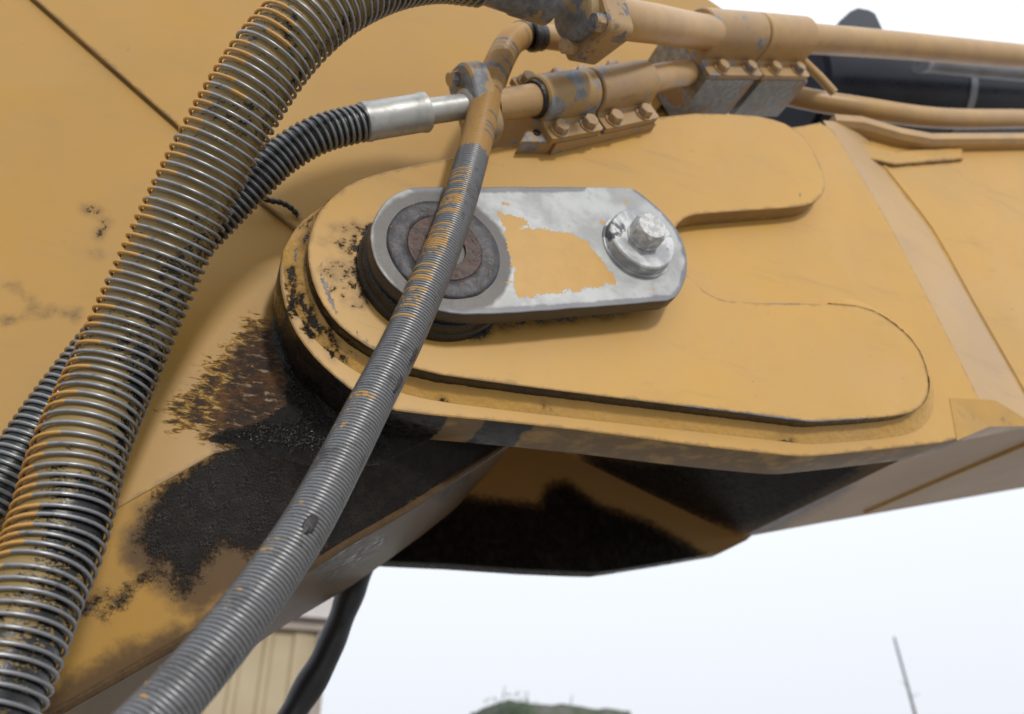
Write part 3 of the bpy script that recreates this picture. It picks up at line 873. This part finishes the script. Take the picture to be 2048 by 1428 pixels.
def circ_px(r, Y=0, n=40):
    """image outline of a circle about the pin"""
    out = []
    for k in range(n):
        a = 2 * math.pi * k / n
        p = Vector((PIN.x + r * math.cos(a), Y, PIN.z + r * math.sin(a))) - CAM
        out.append((1024 + FPX * p.dot(RT) / p.dot(FW), 714 - FPX * p.dot(UP) / p.dot(FW)))
    return out
plate('plate', chaikin(XZ(KP, 0), 1), 0, .016, M['keeper'], kp, .0012, .0035,
      {'paintm': [('poly', kpatch)] + [('line', [(x_, y_), (x_ + random.uniform(2, 12), y_ + random.uniform(-5, 5))], random.uniform(-3.5, .6)) for x_, y_ in [(random.uniform(985, 1330), random.uniform(385, 595)) for _ in range(46)]] + [ ('line', [(1010, 408), (1022, 408)], 1.2), ('line', [(1300, 580), (1312, 574)], 1.0), ('line', [(1247, 408), (1255, 406)], 1.0)],
       'grease': [('poly', circ_px(.0625))],
       'edge': [('line', KP[-2:] + KP[:1], 7), ('line', KP[10:16], 6), ('line', KP[15:24], 4.5)]}, wob=.0004)
boss_r = 0.0665
lathe('boss', (PIN.x + .001, .0155, PIN.z - .002), (0, 1, 0), [(0, boss_r * .97), (.002, boss_r * 1.0), (.010, boss_r * 1.01), (.012, boss_r * 1.04), (.0183, boss_r * 1.05)], M['grime'], kp, 72)
def weldring():
    V, F = [], []; n, m = 110, 10
    for i in range(n):
        a = 2 * math.pi * i / n
        for k in range(m):
            q = math.pi * k / (m - 1)
            w = .0095 + .0008 * mnoise.noise((math.cos(a) * 3, math.sin(a) * 3, 3))
            r = .0410 + w * -math.cos(q)
            h = .0030 * math.sin(q) ** .6 * (1 + .30 * mnoise.noise((math.cos(a) * 2.6, math.sin(a) * 2.6, k * .5)))
            V.append((PIN.x + r * math.cos(a), .0003 - h, PIN.z + r * math.sin(a)))
    for i in range(n):
        j = (i + 1) % n
        for k in range(m - 1): F.append([i * m + k, i * m + k + 1, j * m + k + 1, j * m + k])
    mesh_obj('weld_ring', V, F, M['weld_ring'], kp, True, None, 0)
weldring()
pf = lathe('pin_end', (PIN.x, .001, PIN.z), (0, -1, 0), [(0, .0335), (.0026, .0335), (.0034, .0325), (.0034, .0185), (-.004, .0175)], M['pin_face'], kp, 56)
lathe('centre_hole', (PIN.x, .0, PIN.z), (0, -1, 0), [(-.02, .0172), (-.0005, .0172), (-.0008, .012), (-.006, .009)], M['hole'], pf, 24)
WC = at(1287, 476, -.0135)
ws = lathe('washer', (WC.x, 0.0, WC.z), (0, -1, 0), [(-.0003, .0370), (.0022, .0368), (.0026, .0350), (.0125, .0342), (.0138, .0328)], M['washer'], kp, 56)
hexbolt('bolt', (at(1286, 474, -.0136).x, -.0136, at(1286, 474, -.0136).z), (0, -1, 0), .0295, .0185, M['bolt_w'], kp, .35)
lathe('spacer', (WC.x, .0158, WC.z), (0, 1, 0), [(0, .022), (.0184, .022)], M['grime'], kp, 32)

# =================================================================== HOSES
def hose_path(px):
    return [at(u, v, Y) for u, v, Y in px]
def fbm(p, f): return mnoise.fractal(Vector(p) * f, 1.0, 2.0, 4)

# --- big hose in an open wire guard
bh_px = [(-150, 1640, -.005), (-60, 1480, .002), (10, 1318, .010), (62, 1190, .018), (112, 1075, .026), (163, 897, .030), (228, 745, .030), (290, 603, .016), (360, 448, -.010), (428, 310, -.036), (503, 178, -.064),
         (575, 80, -.084), (665, 0, -.098), (770, -50, -.102), (870, -66, -.101), (965, -55, -.097)]
bh = thing('guarded_hose', hose_path(bh_px)[4], 'thickest hose, wrapped in an open steel wire spiral with flaking yellow overspray', 'hydraulic hose')
C = catmull(hose_path(bh_px), .004)
def paint_hose(V, A):
    return {'paint': [.375 + .55 * fbm(v, 14) + .20 * math.cos(a - 5.6) + .30 * min(1, max(0, (v[2] - 1.75) / .3)) for v, a in zip(V, A)]}
tube('rubber_hose', C, .0262, M['hose_over'], bh, 40, paint_hose)
pn = {}
def paint_big(s, a, turn):
    k = int(turn)
    if k not in pn: pn[k] = (random.gauss(1.0, .3), random.random(), random.gauss(0, .12))
    w, q, c0 = pn[k]
    topness = min(1, max(0, (s - .42) / .35))
    d = abs(((a - (5.15 + c0)) + math.pi) % (2 * math.pi) - math.pi)
    base = 1.0 if d < w * (.62 + .9 * topness) and q < .93 else 0.0
    return base * .9 + .32 * topness * (1 if q > .35 else 0)
helix('wire_guard', C, .0287, .00130, .0072, M['coil_big'], bh, 30, 8, paint_big, 1.0, .0004)
f0, f1 = C[-1], at(1102, -6, -.086)
ax = (f1 - f0).normalized(); ln = (f1 - f0).length
lathe('ferrule', f0 - ax * .012, ax, [(0, .024), (.001, .0275), (.014, .0275), (.016, .0262), (ln * .62, .0262), (ln * .66, .0275), (ln + .010, .0268), (ln + .012, .021)], M['ferrule'], bh, 40)

# --- thin hose in a closed wire guard
th_px = [(1052, 68, .02), (1036, 74, .012), (1016, 92, .003), (992, 140, -.006), (972, 200, -.012), (956, 270, -.016), (940, 330, -.020), (915, 415, -.026), (882, 505, -.031), (842, 600, -.034), (800, 692, -.038), (744, 800, -.045), (680, 925, -.055),
         (606, 1060, -.067), (516, 1190, -.079), (420, 1312, -.09), (312, 1432, -.10), (150, 1590, -.115), (-60, 1770, -.13)]
thh = thing('coil_wrapped_hose', hose_path(th_px)[9], 'thin grey hose in a tight closed wire coil crossing in front of the pivot pin', 'hydraulic hose')
C = catmull(hose_path(th_px), .003)
tube('rubber_hose', C, .0128, M['rubber'], thh, 20)
pt = {}
def paint_thin(s, a, turn):
    k = int(turn)
    if k not in pt: pt[k] = random.random()
    q = pt[k]
    up = 1 - min(1, max(0, (s - .235) / .03))       # painted near its upper end
    band = .5 + .5 * mnoise.noise((s * 22, 3.1, 0)) + .35 * (q - .5)
    d = abs(((a - .95) + math.pi) % (2 * math.pi) - math.pi)
    return max(.9 * up - (.75 if q > .86 else 0), (.49 + .25 * (q - .5) if band > .58 else .12) * (1 if d < 1.1 else 0) * min(1, max(0, (.66 - s) / .14)), .45 if (q > .94 and d < .6) else 0)
helix('wire_guard', C[4:], .01365, .00140, .00262, M['coil_thin'], thh, 22, 6, paint_thin, .9, .00005)
lathe('end_collar', C[6], (C[0] - C[6]), [(0, .0125), (.001, .0155), (.014, .0155), (.015, .013)], M['grime'], thh, 28)
e0 = at(1040, 72, .013); e1 = at(1150, 82, -.0)
tb = catmull([C[2], at(1075, 72, .02), at(1110, 76, .02), at(1160, 84, .02)], .004)
tube('end_pipe', tb, .0135, M['tube'], thh, 20)
for t_, r_ in (((1059, 73), .0165), ((1072, 74), .0150)):
    p = at(*t_, .017)
    lathe('end_nut', p, (at(1110, 76, .018) - p), [(0, r_ * .9), (.002, r_), (.008, r_), (.010, r_ * .92)], M['grime'], thh, 24)
# grease clots that cling to the coil
def clot(c, n, L, w, h, along, name='grease_clot'):
    V, F = [], []; a, b = 22, 14
    al = along.normalized(); nn = (n - al * n.dot(al)).normalized(); bb = al.cross(nn)
    for i in range(a + 1):
        for j in range(b + 1):
            x, y = (i / a * 2 - 1), (j / b * 2 - 1)
            r = math.hypot(x, y); rr = 1 + .25 * mnoise.noise((x * 2.2, y * 2.2, c.x * 50))
            z = math.sqrt(max(0, 1 - (r / rr) ** 2)) if r < rr else -.25
            p = c + al * (x * L) + bb * (y * w) + nn * (z * h + .25 * h * mnoise.noise((x * 4, y * 4, 7)) * (1 if z > 0 else 0))
            V.append(tuple(p))
    for i in range(a):
        for j in range(b):
            q = i * (b + 1) + j
            F.append([q, q + 1, q + b + 2, q + b + 1])
    mesh_obj(name, V, F, M['grime'], thh, True, None, 0)
T_, N_, B_ = frames(C)
def near(u, v):
    d = ray(u, v).normalized(); best = None
    for i, c in enumerate(C):
        w = c - CAM; dd = (w - d * w.dot(d)).length
        if best is None or dd < best[0]: best = (dd, i)
    return best[1], d
for (u, v, L_, w_, h_) in [(616, 1052, .0085, .0042, .003), (664, 946, .006, .0038, .0022), (597, 1086, .004, .003, .0016), (792, 770, .010, .003, .0022), (822, 712, .012, .004, .0025), (776, 704, .016, .0045, .0016), (640, 1000, .010, .0022, .0012), (700, 880, .014, .002, .0011), (728, 826, .012, .0022, .0012)]:
    i, d = near(u, v)
    w = CAM + d * ((C[i] - CAM).dot(d))
    off = (w - C[i]); rr = min(off.length, .0125)
    n = (off.normalized() * rr - d * math.sqrt(max(0, .0142 ** 2 - rr ** 2))).normalized() if off.length > 1e-6 else -d
    clot(C[i] + n * .0147, n, L_, w_, h_, T_[i])

# --- black hose with ribbed wire
mh_px = [(-180, 1200, .082), (-70, 1060, .082), (25, 925, .082), (120, 790, .080), (230, 650, .072), (345, 530, .058), (440, 432, .042), (500, 372, .030), (560, 315, .018), (640, 268, .006), (735, 243, .002)]
mh = thing('ribbed_black_hose', hose_path(mh_px)[7], 'black rubber hose ribbed with grey wire, passing behind the thickest hose to a steel ferrule', 'hydraulic hose')
C = catmull(hose_path(mh_px), .004)
tube('rubber_hose', C, .0145, M['rubber'], mh, 24)
helix('wire_guard', C, .0155, .0016, .0060, M['coil_mid'], mh, 24, 7, lambda s, a, t: .1, 1.0, .0002)
g0, g1, g2 = at(733, 243, .002), at(852, 224, -.002), at(934, 212, -.004)
ax = (g1 - g0).normalized(); ln = (g1 - g0).length
lathe('ferrule', g0, ax, [(-.004, .0165), (-.003, .0182), (.0, .0185), (.003, .0178), (ln * .88, .0180), (ln * .92, .0190), (ln * .99, .0186), (ln, .0150)], M['steel'], mh, 12, True)
lathe('stub_pipe', g1 - ax * .002, (g2 - g1), [(0, .0122), ((g2 - g1).length + .004, .0122)], M['steel'], mh, 32)

# =================================================================== TUBES
def named_tube(name, px, r, mat, label, group='painted hydraulic tubes on the boom', segs=28, bands=()):
    P = [at(u, v, Y) for u, v, Y in px]
    t = thing(name, P[0], label, 'hydraulic tube', group)
    C = catmull(P, .006)
    tube('pipe', C, r, mat, t, segs)
    for i, rr, w, m in bands:
        k = int(i * (len(C) - 2)); d = (C[k + 1] - C[k])
        lathe('sleeve', C[k], d, [(0, r * 1.01), (.001, rr), (w, rr), (w + .001, r * 1.01)], m, t, segs)
    return t, C
top_tube, CT = named_tube('hydraulic_tube', [(1215, 33, -.072), (1255, 40, -.066), (1310, 48, -.05), (1360, 57, -.028), (1410, 64, -.008), (1470, 68, .004), (1600, 76, .018), (1800, 91, .034), (2048, 113, .05), (2400, 142, .07)], .0205, M['tube'],
    'upper thick yellow tube against the sky, bent down from the big flange block', bands=((.60, .0222, .007, M['steel']),))
mid_tube, CMd = named_tube('hydraulic_tube', [(985, 212, -.004), (1045, 203, -.004), (1150, 186, -.002), (1290, 161, .003), (1345, 150, .022), (1400, 148, .06), (1480, 164, .115), (1560, 186, .115), (1640, 203, .10), (1730, 217, .085), (1840, 233, .078), (1930, 238, .076), (2060, 238, .076), (2400, 240, .08)], .0160, M['tube'],
    'lower yellow tube running between the twin clamps and right along the boom top')

# =================================================================== SPLIT FLANGES
def flange_body(name, c, ax, w, h, th, rr, mat, parent, tilt=0.0):
    """rounded block across a tube"""
    ax = ax.normalized(); up = (Vector((0, 0, 1)) - ax * ax.z).normalized(); si = ax.cross(up)
    if tilt:
        u2 = up * math.cos(tilt) + si * math.sin(tilt); si = ax.cross(u2); up = u2
    sec = []
    for cx, cy, a0 in ((w / 2 - rr, h / 2 - rr, 0), (-w / 2 + rr, h / 2 - rr, 90), (-w / 2 + rr, -h / 2 + rr, 180), (w / 2 - rr, -h / 2 + rr, 270)):
        for k in range(7):
            a = R(a0 + 15 * k)
            sec.append(c + si * (cx + rr * math.cos(a)) + up * (cy + rr * math.sin(a)))
    o = prism(name, sec, -ax * th / 2, ax * th / 2, mat, parent, .0022)
    return o, ax, up, si
fb = thing('flange_block', at(1185, 45, -.075), 'large grimy flange block with dark bolts joining the thickest hose to the upper tube', 'pipe flange')
cF = at(1190, 36, -.074)
axF = (at(1300, 48, -.054) - at(1110, 0, -.084))
o, axn, up, si = flange_body('clamp_half', cF - axF.normalized() * .004, axF, .064, .070, .036, .010, M['flange'], fb, R(10))
for sx_, sy_ in ((.020, -.022), (-.020, -.022), (.020, .022), (-.020, .022)):
    b = cF - axn * .0215 + si * sx_ + up * sy_
    hexbolt('bolt', b, -axn, .0165, .011, M['bolt_d'], fb, .3)
lathe('neck_ring', cF - axn * .034, axn, [(0, .0225), (.002, .0255), (.013, .0265), (.0135, .024)], M['ferrule'], fb, 32)

fm_ = thing('split_flange_clamp', at(930, 212, -.004), 'small worn split flange with bolts behind the thin hose', 'pipe flange')
cM = at(938, 211, -.004); axM = (CMd[6] - CMd[0])
o, axn, up, si = flange_body('clamp_half', cM + axM.normalized() * .008, axM, .046, .078, .022, .018, M['clampA'], fm_, R(24))
for sx_, sy_ in ((-.003, -.027), (-.001, .027)):
    b = cM - axn * .003 + si * sx_ + up * sy_
    hexbolt('bolt', b, -axn, .0135, .010, M['bolt_d'], fm_, .2)
    lathe('washer', b + axn * .0025, -axn, [(0, .0098), (.0028, .0098)], M['clampB'], fm_, 20)
lathe('collar', cM - axn * .006, axn, [(0, .0135), (.001, .0165), (.004, .0168), (.005, .015)], M['steel'], fm_, 32)

# =================================================================== TUBE CLAMPS
def saddle(label, pa, pb, R0, fl, yb, mat, boltmat, bolts, group):
    """half-round saddle over a tube from pa to pb, feet above and below bolted back towards +Y"""
    t = thing('tube_clamp', (pa + pb) / 2, label, 'tube clamp', group)
    d = (pb - pa).normalized(); y = Vector((0, 1, 0)); y = (y - d * y.dot(d)).normalized(); u = y.cross(d)
    if u.z < 0: u = -u
    sec = []
    th = .0075
    depth = yb
    sec.append(pa + u * (-R0 - fl) + y * depth); sec.append(pa + u * (-R0 - fl) + y * (depth - th)); 
    sec.append(pa + u * (-R0 - .004) + y * (depth - th)); sec.append(pa + u * (-R0 * 1.0) + y * (depth - th - .004))
    for k in range(13):
        a = math.pi * k / 12
        sec.append(pa - u * (R0 * math.cos(a)) - y * (R0 * math.sin(a)))
    sec.append(pa + u * (R0) + y * (depth - th - .004)); sec.append(pa + u * (R0 + .004) + y * (depth - th))
    sec.append(pa + u * (R0 + fl) + y * (depth - th)); sec.append(pa + u * (R0 + fl) + y * depth)
    prism('saddle', sec, Vector((0, 0, 0)), pb - pa, mat, t, .0018)
    for f in bolts:
        for sg in (-1, 1):
            c = pa.lerp(pb, f) + u * sg * (R0 + fl * .52) + y * (depth - th)
            hexbolt('bolt', c, -y, .0150, .0095, boltmat, t, random.random())
            lathe('washer', c, -y, [(0, .0108), (.0018, .0108)], boltmat, t, 20)
    return t, d, u, y
G = 'saddle clamps on the hydraulic tubes'
ma, mb_, mc = at(1072, 198, -.003), at(1178, 182, -.001), at(1288, 163, .003)
dm = (mb_ - ma).normalized()
t1, d_, u_, y_ = saddle('lower saddle clamp with large bare grey patches beside the thin hose', ma, mb_ - dm * .0012, .0235, .019, .020, M['clampA'], M['bolt_y'], (.22, .78), G)
lathe('grommet', ma + dm * .003, -dm, [(0, .0195), (.006, .0195), (.0075, .0185), (.0075, .0150)], M['grime'], t1, 28)
dm2 = (mc - mb_).normalized()
t2, *_ = saddle('lower saddle clamp with mostly whole yellow paint, right of the grey-patched one', mb_ + dm2 * .0012, mc, .0235, .019, .020, M['clampB'], M['bolt_y'], (.22, .78), G)
lathe('grommet', mc - dm2 * .003, dm2, [(0, .0195), (.008, .0195), (.0095, .0185), (.0095, .0150)], M['clampB'], t2, 28)
ta, tb_, tcc = at(1398, 64, .000), at(1508, 70, .008), at(1602, 76, .016)
dm = (tb_ - ta).normalized()
t3, *_ = saddle('upper saddle clamp nearest the flange block, with a dark seam at its left edge', ta, tb_ - dm * .0012, .0285, .022, .028, M['clampB'], M['bolt_y'], (.28, .80), G)
dm2 = (tcc - tb_).normalized()
t4, *_ = saddle('upper saddle clamp at the right end of the row, against the sky', tb_ + dm2 * .0012, tcc, .0285, .022, .028, M['tube'], M['bolt_y'], (.28, .80), G)
def block_between(label, pa, pb, R0, fl, yb, y_end, mat, gap=0.0, group='clamp mounting blocks'):
    t = thing('mounting_block', (pa + pb) / 2 + Vector((0, yb, -R0)), label, 'mounting block', group)
    d = (pb - pa).normalized(); y = Vector((0, 1, 0)); u = y.cross(d); u = u if u.z > 0 else -u
    sec = [pa + u * (-R0 - fl - .002), pb + u * (-R0 - fl - .002), pb + u * (R0 + fl * .6), pa + u * (R0 + fl * .6)]
    prism('block', sec, y * yb, y * y_end, mat, t, .0015)
    return t
off = (tb_ - ta)
block_between('bare grey block under the left of the two upper clamps', ta - dm * .002, tb_ - dm * .014, .0285, .022, .0285, .105, M['block'])
block_between('bare grey block under the right of the two upper clamps', tb_ + dm2 * .001, tcc + dm2 * .002, .0285, .022, .0285, .098, M['block'])
block_between('yellow mounting block under the two lower clamps', ma + (mb_ - ma) * .1, mc, .0235, .019, .0205, .108, M['clampB'])
# small drilled lug below the lower clamps
lug = thing('drilled_lug', at(1080, 275, .03), 'small yellow lug with a drilled hole below the lower clamps', 'bracket')
def lug_mesh():
    P = [(1042, 283), (1056, 254), (1100, 250), (1112, 258), (1108, 284)]
    plate('plate', XZ(P, .016), .016, .034, M['clampB'], lug, .0015, .01)
    c = at(1074, 265, .0155)
    lathe('hole', c, (0, -1, 0), [(-.001, .0042), (.0004, .0042), (.0003, .003)], M['grime'], lug, 20)
lug_mesh()
# thin strut on the right of the upper clamps
st = thing('thin_strut', at(1660, 182, .05), 'thin slanting yellow strut right of the upper clamps', 'strut')
tube('rod', [at(1596, 112, .03), at(1612, 128, .034), at(1640, 155, .04), at(1668, 186, .044)], .0062, M['tube'], st, 10)

# =================================================================== HYDRAULIC CYLINDER behind the boom
hc = thing('hydraulic_cylinder', at(1900, 170, .25), 'large black hydraulic cylinder behind the yellow tubes at upper right', 'hydraulic cylinder')
c0, c1, c2, c3 = at(1560, 176, .36), at(1846, 190, .36), at(2100, 202, .36), at(2700, 232, .36)
tube('cylinder_head', [c0, c0.lerp(c1, .02), c0.lerp(c1, .5), c0.lerp(c1, .52), c0.lerp(c1, .98), c1], lambda t: .125 if .1 < t < .9 else .116, M['black_paint'], hc, 40)
tube('barrel', [c1, c2, c3], .108, M['black_paint'], hc, 40)
tube('end_ring', [c1.lerp(c0, .03), c1, c1.lerp(c2, .02)], .127, M['grey_pipe'], hc, 40)
q0, q1, q2 = at(1840, 128, .17), at(1920, 134, .18), at(2400, 182, .2)
tube('feed_pipe', catmull([q0, q1, q2], .01), .0175, M['grey_pipe'], hc, 18)
PB = [(1668, 110), (1682, 38), (1702, 20), (1716, 14), (1738, 18), (1752, 26), (1768, 60), (1774, 110)]
plate('port_block', XZ(PB, .28), .28, .38, M['black_paint'], hc, .004, .03)
for u, v in ((1722, 14), (1745, 20)):
    p = at(u, v, .31); hexbolt('bolt', p + Vector((0, 0, .004)), (0, 0, 1), .016, .012, M['black_paint'], hc)

# =================================================================== CABLES
bc = thing('black_cable', at(650, 1310, .32), 'black sheathed cable hanging below the arm in front of the building', 'cable')
C = catmull([at(u, v, Y) for u, v, Y in [(790, 1000, .5), (745, 1090, .5), (708, 1168, .5), (683, 1235, .5), (661, 1290, .5), (640, 1335, .502), (606, 1392, .505), (560, 1470, .51), (480, 1600, .52)]], .008)
tube('sheath', C, lambda t: .0170 * (1 + .05 * math.sin(t * 23) + .05 * math.sin(t * 41)), M['cable'], bc, 20)
gw = thing('greasy_wire', at(560, 405, .055), 'short twisted greasy black wire poking out above the round plate', 'wire')
tube('wire', catmull([at(470, 372, .09), at(512, 391, .092), at(540, 401, .095), at(562, 405, .096), at(582, 416, .099), at(597, 432, .103)], .002),
     lambda t: .0027 * (1 + .22 * math.sin(t * 70)), M['grime'], gw, 10)

# =================================================================== BACKGROUND
bd = thing('metal_shed', at(560, 1420, 9.5), 'beige ribbed metal shed with a pale roof edge below the arm', 'building')
YB = 9.5
eave = at(640, 1262, YB); corner = at(641, 1330, YB)
x1, zt = corner.x, eave.z
x0 = x1 - 14
V, F = [], []
pw = .32; n = int((x1 - x0) / pw); prof = [(0, 0), (.20, 0), (.23, -.035), (.29, -.035)]
xs = []
for i in range(n):
    for dx, dy in prof: xs.append((x0 + i * pw + dx, YB + dy))
xs.append((x1, YB))
for x, y in xs: V += [(x, y, 0), (x, y, zt)]
for i in range(len(xs) - 1): F.append([2 * i, 2 * i + 2, 2 * i + 3, 2 * i + 1])
mesh_obj('ribbed_wall', V, F, M['wall'], bd, False)
box('side_wall', (x1 - .15, YB + .01, 0), (x1 - .01, YB + 8, zt), M['wall'], bd, .01)
box('corner_trim', (x1 - .08, YB - .07, 0), (x1 + .05, YB + .04, zt), M['trim'], bd, .01)
box('eave_trim', (x0, YB - .12, zt - .02), (x1 + .08, YB - .01, zt + .10), M['trim'], bd, .01)
prism('roof', [Vector((0, YB - .25, zt + .10)), Vector((0, YB - .25, zt + .34)), Vector((0, YB + 4, zt + .9)), Vector((0, YB + 8.3, zt + .34)), Vector((0, YB + 8.3, zt + .10))],
      Vector((x0 - .2, 0, 0)), Vector((x1 + .18, 0, 0)), M['roofm'], bd, .01)

# weedy heap far off
YM = 11.0
hp = thing('weedy_heap', Vector((at(1105, 1428, YM).x, YM, 0)), 'flat-topped weathered heap with green weeds at the bottom edge, below the boom', 'heap')
def heap():
    L_, R_ = at(962, 1428, YM), at(1262, 1428, YM); zt = at(1100, 1402, YM).z
    V, F = [], []; nx, ny = 46, 24
    cx, hw = (L_.x + R_.x) / 2 + .22, (R_.x - L_.x) / 2 * .86
    for j in range(ny + 1):
        for i in range(nx + 1):
            x, y = i / nx * 2 - 1, j / ny * 2 - 1
            r = max(abs(x) ** 1.0, abs(y))
            p = Vector((cx + x * hw * 1.12, YM + .9 + y * 1.0, 0))
            hgt = zt * (1 - .011 * (x + 1)) if r < .9 else zt * max(0, (1 - r) / .1)
            p.z = hgt + (.03 * mnoise.noise(p * 2.2) + .02 * mnoise.noise(p * 7)) * (1 if r < .9 else .3)
            V.append(tuple(p))
    for j in range(ny):
        for i in range(nx):
            q = j * (nx + 1) + i
            F.append([q, q + 1, q + nx + 2, q + nx + 1])
    mesh_obj('mound', V, F, M['earth'], hp, True, None, 0)
    for u, v0, v1, du in ((996, 1404, 1372, 14), (1046, 1402, 1382, 10), (1135, 1414, 1390, 9)):
        a, b = at(u, v0 + 30, YM + .3), at(u + du, v1, YM + .3)
        tube('stalk', [a, a.lerp(b, .5) + Vector((.01, 0, 0)), b], lambda t: .014 * (1 - .6 * t), M['stalk'], hp, 6)
    V, F = [], []
    base = at(1030, 1420, YM - .1)
    for k in range(260):
        p = base + Vector((random.gauss(0, .17), random.gauss(0, .12), random.gauss(0, .09)))
        a = random.random() * 6.28; s = random.uniform(.03, .07)
        d = Vector((math.cos(a), math.sin(a), random.uniform(-.2, .9))).normalized(); w = d.orthogonal().normalized() * s * .35
        q = len(V)
        V += [tuple(p), tuple(p + d * s * .5 + w), tuple(p + d * s), tuple(p + d * s * .5 - w)]
        F.append([q, q + 1, q + 2, q + 3])
    o = mesh_obj('weed_leaves', V, F, M['leaf'], hp, False); o['kind'] = 'stuff'
heap()
# leaning pole
YP = 8.0
a, b = at(1852, 1510, YP), at(1788, 1274, YP)
d = (a - b).normalized(); base = b + d * (b.z / -d.z)
pl = thing('bare_pole', base, 'thin bare pole with a few twigs against the pale sky, bottom right', 'pole')
tube('shaft', [base, base.lerp(b, .3), base.lerp(b, .6), base.lerp(b, .85) + Vector((.004, 0, 0)), b], lambda t: .030 * (1 - .55 * t), M['pole'], pl, 10)
for f, dx, dz in ((.80, .20, .05), (.83, -.10, .08)):
    p = base.lerp(b, f)
    tube('twig', [p, p + Vector((dx * .5, 0, dz * .6)), p + Vector((dx, .02, dz))], lambda t: .006 * (1 - .7 * t), M['stalk'], pl, 5)
